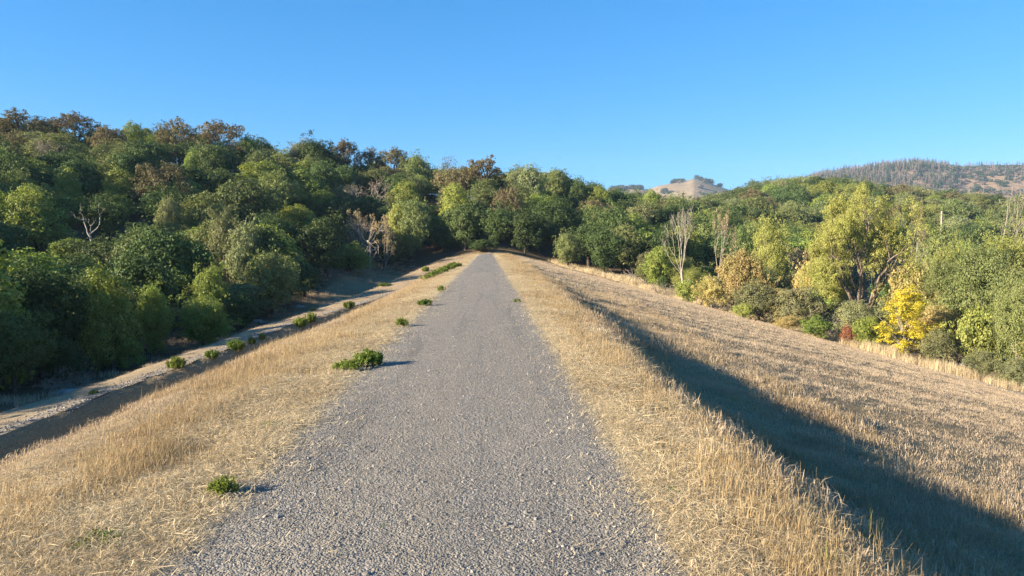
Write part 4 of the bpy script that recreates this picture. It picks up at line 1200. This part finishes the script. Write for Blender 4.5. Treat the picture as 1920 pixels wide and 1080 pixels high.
scatter('track_gravel', stones, np.stack([x, y, ground(x, y) + .03 + s * .2], -1), rng.uniform(0, 6.28, n), s, rng.integers(0, 6, n))

# ---------------------------------------------------------------- green weeds on the verge and the bench
def weed_mesh(seed, H, W, n, upright=1.0):
    r = np.random.default_rng(seed); g = Geo(); st = Geo()
    for q in range(n):
        a = r.uniform(0, 6.28); f = np.sqrt(r.random())
        b = np.array([np.cos(a), np.sin(a), 0]) * f * W * .36
        e = b + np.array([np.cos(a) * W * .22 * f, np.sin(a) * W * .22 * f, H * r.uniform(.65, 1.05) * (1 - .35 * f)])
        pts = path(b, e, 6, .1, r); st.tube(pts, np.linspace(.006, .002, 6) * (H / .2) ** .5, 3)
        m = 110
        t = r.uniform(.12, 1.03, m); c = np.stack([np.interp(t, np.linspace(0, 1, 6), pts[:, k]) for k in range(3)], -1) + r.normal(size=(m, 3)) * np.array([.10, .10, .07]) * W * .5
        c[:, 2] = np.maximum(c[:, 2], .01)
        leaves(g, c, r.normal(size=(m, 3)) + np.array([0, 0, .5]), .034 * W ** .5 * 1.35, r)
    return g.mesh('weed_leaves', [L_WEED]), st.mesh('weed_stems', [L_WEED], True)
WEED = [weed_mesh(600, .2, .34, 30), weed_mesh(601, .26, .4, 44), weed_mesh(602, .22, .5, 44)]
def weed(px, pb, H, W, label, y=None, var=0, group=None):
    a, b = ray(px, pb)
    ys = np.arange(3, 125, .05)
    cl = EYE + b * ys - gz(a * ys, ys)
    hit = np.where(cl < 0)[0]
    if y is None:
        y = ys[hit[0]] if len(hit) else 100
    x = a * y
    root = bpy.data.objects.new('weed', None); SC.collection.objects.link(root)
    root.location = (x, y, float(gz(np.array([x]), np.array([y]))[0]) - .01)
    root.rotation_euler = (0, 0, random.uniform(0, 6.28))
    lw = (.34, .4, .5)[var]; lh = (.2, .26, .22)[var]
    if W < 0: W = -W * y / F; H = -H * y / F
    root.scale = (W / lw, W / lw, H / lh)
    for nm, me in zip(('leaves', 'stems'), WEED[var]):
        o = bpy.data.objects.new(nm, me); SC.collection.objects.link(o); o.parent = root
    tag(root, label, 'weed', group)
    return root
VG = 'green weeds along the left road edge'; BG = 'green weeds on the lower bench'
weed(420, 928, .14, .17, 'small green weed on straw casting a long shadow onto the gravel', None, 0, VG)
weed(690, 688, .27, .34, 'largest green weed clump at the road edge, its right half', None, 1, VG)
weed(655, 694, .15, .36, 'low spreading green weed joined to the left of the largest clump', None, 2, VG)
weed(755, 613, .20, .24, 'round green weed at the road edge just beyond the largest clump', None, 0, VG)
weed(797, 574, .22, .34, 'olive green weed at the road edge, third beyond the largest clump', None, 1, VG)
weed(828, 547, .24, .24, 'small dark weed where the road narrows', None, 0, VG)
for i, (px, pb) in enumerate(((802, 525), (815, 519), (827, 514), (840, 508), (852, 503))):
    weed(px, pb, -13, -24, ('lowest', 'second', 'middle', 'fourth', 'farthest')[i] + ' clump in the long green weed strip near the road end', None, i % 3, 'green weed strip near the road end')
BW = [(330, 690, 22, 30, 'largest bright green weed low on the gravel bench'), (397, 672, 18, 22, 'small weed on the bench between two large ones'), (443, 656, 20, 28, 'bright weed clump in the middle of the bench'),
      (472, 645, 14, 14, 'thin weed just above the bright clump on the bench'), (492, 637, 14, 12, 'small upright weed on the bench below the paired weeds'), (563, 612, 18, 24, 'left of the paired green weeds up the bench'),
      (582, 604, 20, 18, 'right of the paired green weeds up the bench'), (655, 577, 14, 20, 'round green weed high on the bench under the forest shadow'), (588, 583, 6, 9, 'tiny weed at the shadow line left of the high round weed'),
      (175, 740, 9, 16, 'low weed at the lower end of the gravel bench'), (722, 536, 6, 24, 'flat weed near the upper end of the bench'), (798, 509, 10, 12, 'green weed on the shadow edge below the road end')]
for i, (px, pb, hp, wp, lb) in enumerate(BW): weed(px, pb, -hp, -wp, lb, None, i % 3, BG)
weed(1262, 925, .05, .15, 'flat bright green weed in the straw right of the road', None, 2)
weed(717, 992, .035, .11, 'tiny flat weed growing in the gravel of the road', None, 2, 'tiny weeds in the gravel')
weed(713, 1066, .035, .12, 'tiny flat weed in the gravel nearest the camera', None, 2, 'tiny weeds in the gravel')
weed(505, 802, .05, .18, 'flat green weed in the straw left of the road', None, 2)
weed(190, 1020, .06, .28, 'flat dull weed in the straw at the lower left', None, 2)
weed(970, 567, .12, .2, 'dark little weed at the right road edge', None, 0)

# green grass tufts in the shade line on the right
GT = [tuft(700, 34, .42, .10, .0055, .5, M_GREENGRASS), tuft(701, 26, .3, .1, .005, .6, M_GREENGRASS)]
def gtuft(px, pb, s, label, k=0):
    a, b = ray(px, pb); ys = np.arange(2.6, 60, .03); cl = EYE + b * ys - gz(a * ys, ys); h = np.where(cl < 0)[0]; y = ys[h[0]] if len(h) else 4
    o = link('grass_tuft', GT[k]); o.location = (a * y, y, float(gz(np.array([a * y]), np.array([y]))[0]) - .01); o.scale = (s, s, s); o.rotation_euler = (0, 0, random.uniform(0, 6))
    tag(o, label, 'grass tuft', 'green grass tufts in the bank shadow')
gtuft(1630, 1045, .8, 'tallest green grass tuft at the edge of the bank shadow')
gtuft(1700, 1075, .7, 'green grass tuft spilling into the shadow at the lower right')
gtuft(1540, 1072, .7, 'short green tuft among the straw at the bottom', 1)
gtuft(1310, 760, .9, 'green tuft at the top of the bank shadow', 1)

# ---------------------------------------------------------------- pole, fallen wood, rocks
a, b = ray(1766, 396)
yp = 118; xp = a * yp; zt = EYE + b * yp; zb = g1(xp, yp)
g = Geo(); g.tube(np.array([(0, 0, zb - .5), (0, 0, zt)]) - np.array([0, 0, zb]), [.17, .13], 10)
g2 = Geo(); g2.tube(np.array([(0, 0, 0), (0, 0, .08)]), [.15, .02], 10)
pe = bpy.data.objects.new('wooden_pole', None); SC.collection.objects.link(pe); pe.location = (xp, yp, zb)
tag(pe, 'pale wooden pole standing above the trees right of the large cottonwood', 'pole')
link('shaft', g.mesh('shaft', [BARK_W], True), pe); c_ = link('cap', g2.mesh('cap', [BARK_G], True), pe); c_.location = (0, 0, zt - zb)

def brush(x, y, s, label, seed):
    r = np.random.default_rng(seed); t = Geo()
    for q in range(14):
        an = r.uniform(0, 6.28); branches(t, np.array([r.normal() * .4, r.normal() * .4, -.05]), (np.cos(an), np.sin(an), r.uniform(.15, 1)), .9, .03, 3, r, .6, -.02, .75, (2, 3), .3, None, .012)
    o = link('dead_brush', t.mesh('dead_brush', [BARK_T], True)); o.location = (x, y, g1(x, y)); o.scale = (s, s, s)
    tag(o, label, 'dead brush', 'dead brush piles')
for i, (px, y, s, lb) in enumerate(((1215, 100, 2.2, 'brown leafless thicket in the dark gap left of the tall white dead tree'), (1240, 86, .9, 'fallen dead branches on the brown edge below the small dark bush'), (130, 38, .8, 'dead brush in the shade below the big shaded oak'),
        (1800, 57, 1.3, 'pale dead brush in the dark gap right of the bright yellow tree'), (1545, 66, 1.6, 'brown bare twigs among the willows below the large cottonwood'))):
    brush(ray(px, 500)[0] * y, y, s, lb, 800 + i)

def rock(seed):
    import bmesh
    r = np.random.default_rng(seed)
    bm = bmesh.new(); bmesh.ops.create_icosphere(bm, subdivisions=3, radius=1.0)
    for v in bm.verts:
        p = np.array(v.co); f = 1 + .25 * math.sin(p[0] * 3 + seed) * math.sin(p[1] * 3.7 + seed) + .1 * math.sin(p[2] * 8 + seed)
        v.co = Vector((p[0] * f, p[1] * f * .8, p[2] * f * .5))
    me = bpy.data.meshes.new('rock'); bm.to_mesh(me); bm.free(); me.materials.append(M_ROCK)
    for p in me.polygons: p.use_smooth = True
    return me
RK = [rock(i) for i in range(3)]
for i, (px, y, s, lb) in enumerate(((120, 37, .5, 'grey rock in the shade beside the dead brush'), (345, 51, .3, 'pale small rock at the edge of the shaded path'), (480, 66, .55, 'long pale rock in the shade under the round oaks'),
        (560, 76, .5, 'rock half hidden in the shaded valley grass'), (1830, 55, .8, 'pale boulder at the bush line behind the field'), (400, 57, .4, 'low rock below the broad green valley oak'))):
    x = ray(px, 500)[0] * y
    o = link('rock', RK[i % 3]); o.location = (x, y, g1(x, y) + .05 * s); o.scale = (s * 1.5, s, s * .8); o.rotation_euler = (0, 0, i * 1.3); tag(o, lb, 'rock', 'rocks along the valley')

# ---------------------------------------------------------------- far hills
M_GOLD = hill_mat('golden_hill', (0.19, 0.145, 0.092), (0.275, 0.21, 0.14), (0.14, 0.105, 0.075))
M_MTN = hill_mat('burnt_hill', (0.22, 0.15, 0.09), (0.32, 0.22, 0.135), (0.12, 0.10, 0.085))
def ridge_grid(name, pxs, pys, depth, front, back, mat, nx=160, ny=40, seed=0, rough=6):
    pp = np.linspace(pxs[0], pxs[-1], nx); top = np.interp(pp, pxs, pys)
    a = np.array([ray(p, q)[0] for p, q in zip(pp, top)]); b = np.array([ray(p, q)[1] for p, q in zip(pp, top)])
    v = np.linspace(-1, 1, ny)
    dep = np.where(v < 0, depth + v * front, depth + v * back)
    V, A = np.meshgrid(v, a, indexing='ij'); D, Hh = np.meshgrid(dep, EYE + b * depth, indexing='ij')
    X = A * D; Y = D
    bell = 0.5 + 0.5 * np.cos(np.pi * V); bell = np.where(V < 0, bell ** 0.85, bell)
    Z = -9.5 + (Hh + 9.5) * bell + rough * fbm(X / 90, Y / 90, seed, 4) * bell * (1 - bell) * 4
    tag(link(name, grid_mesh(name, X, Y, Z, [mat])), kind='structure')
    return X, Y, Z
GPX, GPY = [980, 1080, 1150, 1190, 1215, 1235, 1262, 1285, 1300, 1315, 1335, 1362, 1400, 1470, 1560, 1700], [420, 372, 357, 355, 357, 350, 345, 341, 337, 340, 346, 356, 368, 380, 392, 410]
gX, gY, gZ = ridge_grid('golden_hill', GPX, GPY, 1700, 620, 400, M_GOLD, 200, 60, 4, 7)
MPX, MPY = [1380, 1480, 1540, 1600, 1660, 1720, 1770, 1810, 1870, 1920, 2000, 2200, 2500], [404, 356, 335, 326, 318, 312, 318, 321, 318, 319, 323, 334, 362]
mX, mY, mZ = ridge_grid('burnt_hill', MPX, MPY, 1400, 620, 400, M_MTN, 220, 70, 6, 8)
# wide valley floor out to the hills
far_x = np.linspace(-1100, 2300, 35); far_y = np.linspace(-700, 2250, 30)
FX, FY = np.meshgrid(far_x, far_y)
tag(link('far_valley_floor', grid_mesh('far_valley_floor', FX, FY, np.full_like(FX, -10.5) - 1.5 * 0, [M_GOLD])), kind='structure')

L_FAR = leaf_mat('far_tree_leaf', (0.025, 0.041, 0.025), (0.053, 0.070, 0.038), None, 0.05, 0.8, 0.5)
L_BURN = leaf_mat('burnt_tree', (0.098, 0.075, 0.066), (0.187, 0.145, 0.123), None, 0.05, 0.9, 0.4)
def far_conifer(seed, H, W, n, mat):
    r = np.random.default_rng(seed); g = Geo()
    lob = [(0, 0, H * (i + 1) / 9, W * (1 - i / 9) + .3, W * (1 - i / 9) + .3, H / 16) for i in range(9)]
    lobe_leaves(g, lob, n, 1.5, r, 0, .4, .1); g.tube([(0, 0, -1), (0, 0, H)], [.35, .1], 4)
    return g.mesh('far_conifer', [mat])
def far_bare(seed, H):
    r = np.random.default_rng(seed); g = Geo(); g.tube([(0, 0, -1), (r.normal() * .3, 0, H)], [.45, .14], 4)
    for q in range(16):
        z = H * r.uniform(.25, .95); a_ = r.uniform(0, 6.28); l = (H - z) * .22 + .8
        g.tube([(0, 0, z), (np.cos(a_) * l, np.sin(a_) * l, z + l * .4)], [.16, .06], 3)
    return g.mesh('far_bare', [L_BURN])
def far_shrub(seed, W, mat, n=260):
    r = np.random.default_rng(seed); g = Geo(); lobe_leaves(g, lobes_round(r, W * 1.3, W, 9, .02), n, 1.6, r, 0, .2); return g.mesh('far_shrub', [mat])
fp = [far_conifer(900, 17, 3.2, 260, L_FAR), far_conifer(901, 14, 2.8, 240, L_FAR), far_bare(902, 17), far_bare(903, 14), far_bare(904, 12), far_shrub(905, 5, L_BURN), far_shrub(906, 6, L_FAR), far_shrub(907, 7, L_FAR)]
def surf(Xg, Yg, Zg, n):
    ii = rng.random(n) * (Xg.shape[0] - 2); jj = rng.random(n) * (Xg.shape[1] - 2)
    i0 = ii.astype(int); j0 = jj.astype(int); fi = ii - i0; fj = jj - j0
    L = lambda G: (G[i0, j0] * (1 - fi) + G[i0 + 1, j0] * fi) * (1 - fj) + (G[i0, j0 + 1] * (1 - fi) + G[i0 + 1, j0 + 1] * fi) * fj
    return L(Xg), L(Yg), L(Zg)
x, y, z = surf(mX, mY, mZ, 42000)
P = np.array([project(a_, b_, c_)[:2] for a_, b_, c_ in zip(x, y, z)])
clear = np.zeros(len(x), bool)
for (cx_, cy_, rx_, ry_) in ((1757, 328, 28, 7), (1815, 350, 24, 8), (1890, 352, 46, 9), (1872, 334, 22, 5), (1780, 358, 24, 5), (1930, 346, 20, 6)):
    clear |= ((P[:, 0] - cx_) / rx_) ** 2 + ((P[:, 1] - cy_) / ry_) ** 2 < 1 + .5 * rng.normal(size=len(x))
keep = (~clear | (rng.random(len(x)) < .02)) & (P[:, 1] < 385) & (P[:, 0] > 1440) & (P[:, 0] < 2000) & (rng.random(len(x)) < np.interp(P[:, 0], [1440, 1740, 1800, 2000], [.85, .85, .45, .4]))
x, y, z, P = x[keep], y[keep], z[keep], P[keep]
leftpart = P[:, 0] < 1780
pick = np.where(rng.random(len(x)) < np.where(leftpart, .72, .3), rng.choice([0, 1, 2, 3, 4, 2, 3], len(x)), rng.choice([5, 6, 7, 5], len(x)))
scatter('burnt_hill_wood', fp, np.stack([x, y, z - .5], -1), rng.uniform(0, 6.28, len(x)), rng.uniform(.6, 1.15, len(x)), pick)
x, y, z = surf(gX, gY, gZ, 30000)
P = np.array([project(a_, b_, c_)[:2] for a_, b_, c_ in zip(x, y, z)])
grove = np.zeros(len(x), bool)
for (cx_, cy_, rx_, ry_) in ((1267, 341, 16, 5), (1300, 331, 13, 5), (1335, 342, 22, 4), (1318, 337, 14, 3), (1355, 349, 10, 4), (1190, 351, 24, 6), (1245, 362, 12, 4), (1312, 354, 10, 3), (1160, 356, 16, 5), (1330, 366, 30, 5)):
    grove |= ((P[:, 0] - cx_) / rx_) ** 2 + ((P[:, 1] - cy_) / ry_) ** 2 < .35 + .3 * rng.normal(size=len(x))
keep = grove & (rng.random(len(x)) < .5) & (y < 1760)
x, y, z = x[keep], y[keep], z[keep]
scatter('golden_hill_groves', fp, np.stack([x, y, z - .5], -1), rng.uniform(0, 6.28, len(x)), rng.uniform(.9, 1.5, len(x)), rng.choice([6, 7, 7, 5], len(x)))

# ---------------------------------------------------------------- haze between here and the far hills
hm = bpy.data.materials.new('haze'); hm.use_nodes = True
nt = hm.node_tree; nt.nodes.clear()
ho = nt.nodes.new('ShaderNodeOutputMaterial'); pv = nt.nodes.new('ShaderNodeVolumePrincipled')
pv.inputs['Color'].default_value = (0.50, 0.73, 1.0, 1); pv.inputs['Density'].default_value = 0.00011
pv.inputs['Anisotropy'].default_value = 0.0
nt.links.new(pv.outputs[0], ho.inputs['Volume'])
x0, x1, y0, y1, z0, z1 = -1150, 2350, -750, 2300, -11.5, 260
hv = [(x_, y_, z_) for z_ in (z0, z1) for y_ in (y0, y1) for x_ in (x0, x1)]
hf = [(0, 2, 3, 1), (4, 5, 7, 6), (0, 1, 5, 4), (2, 6, 7, 3), (0, 4, 6, 2), (1, 3, 7, 5)]
me = bpy.data.meshes.new('haze'); me.from_pydata(hv, [], hf); me.materials.append(hm)
tag(link('haze', me), kind='stuff')
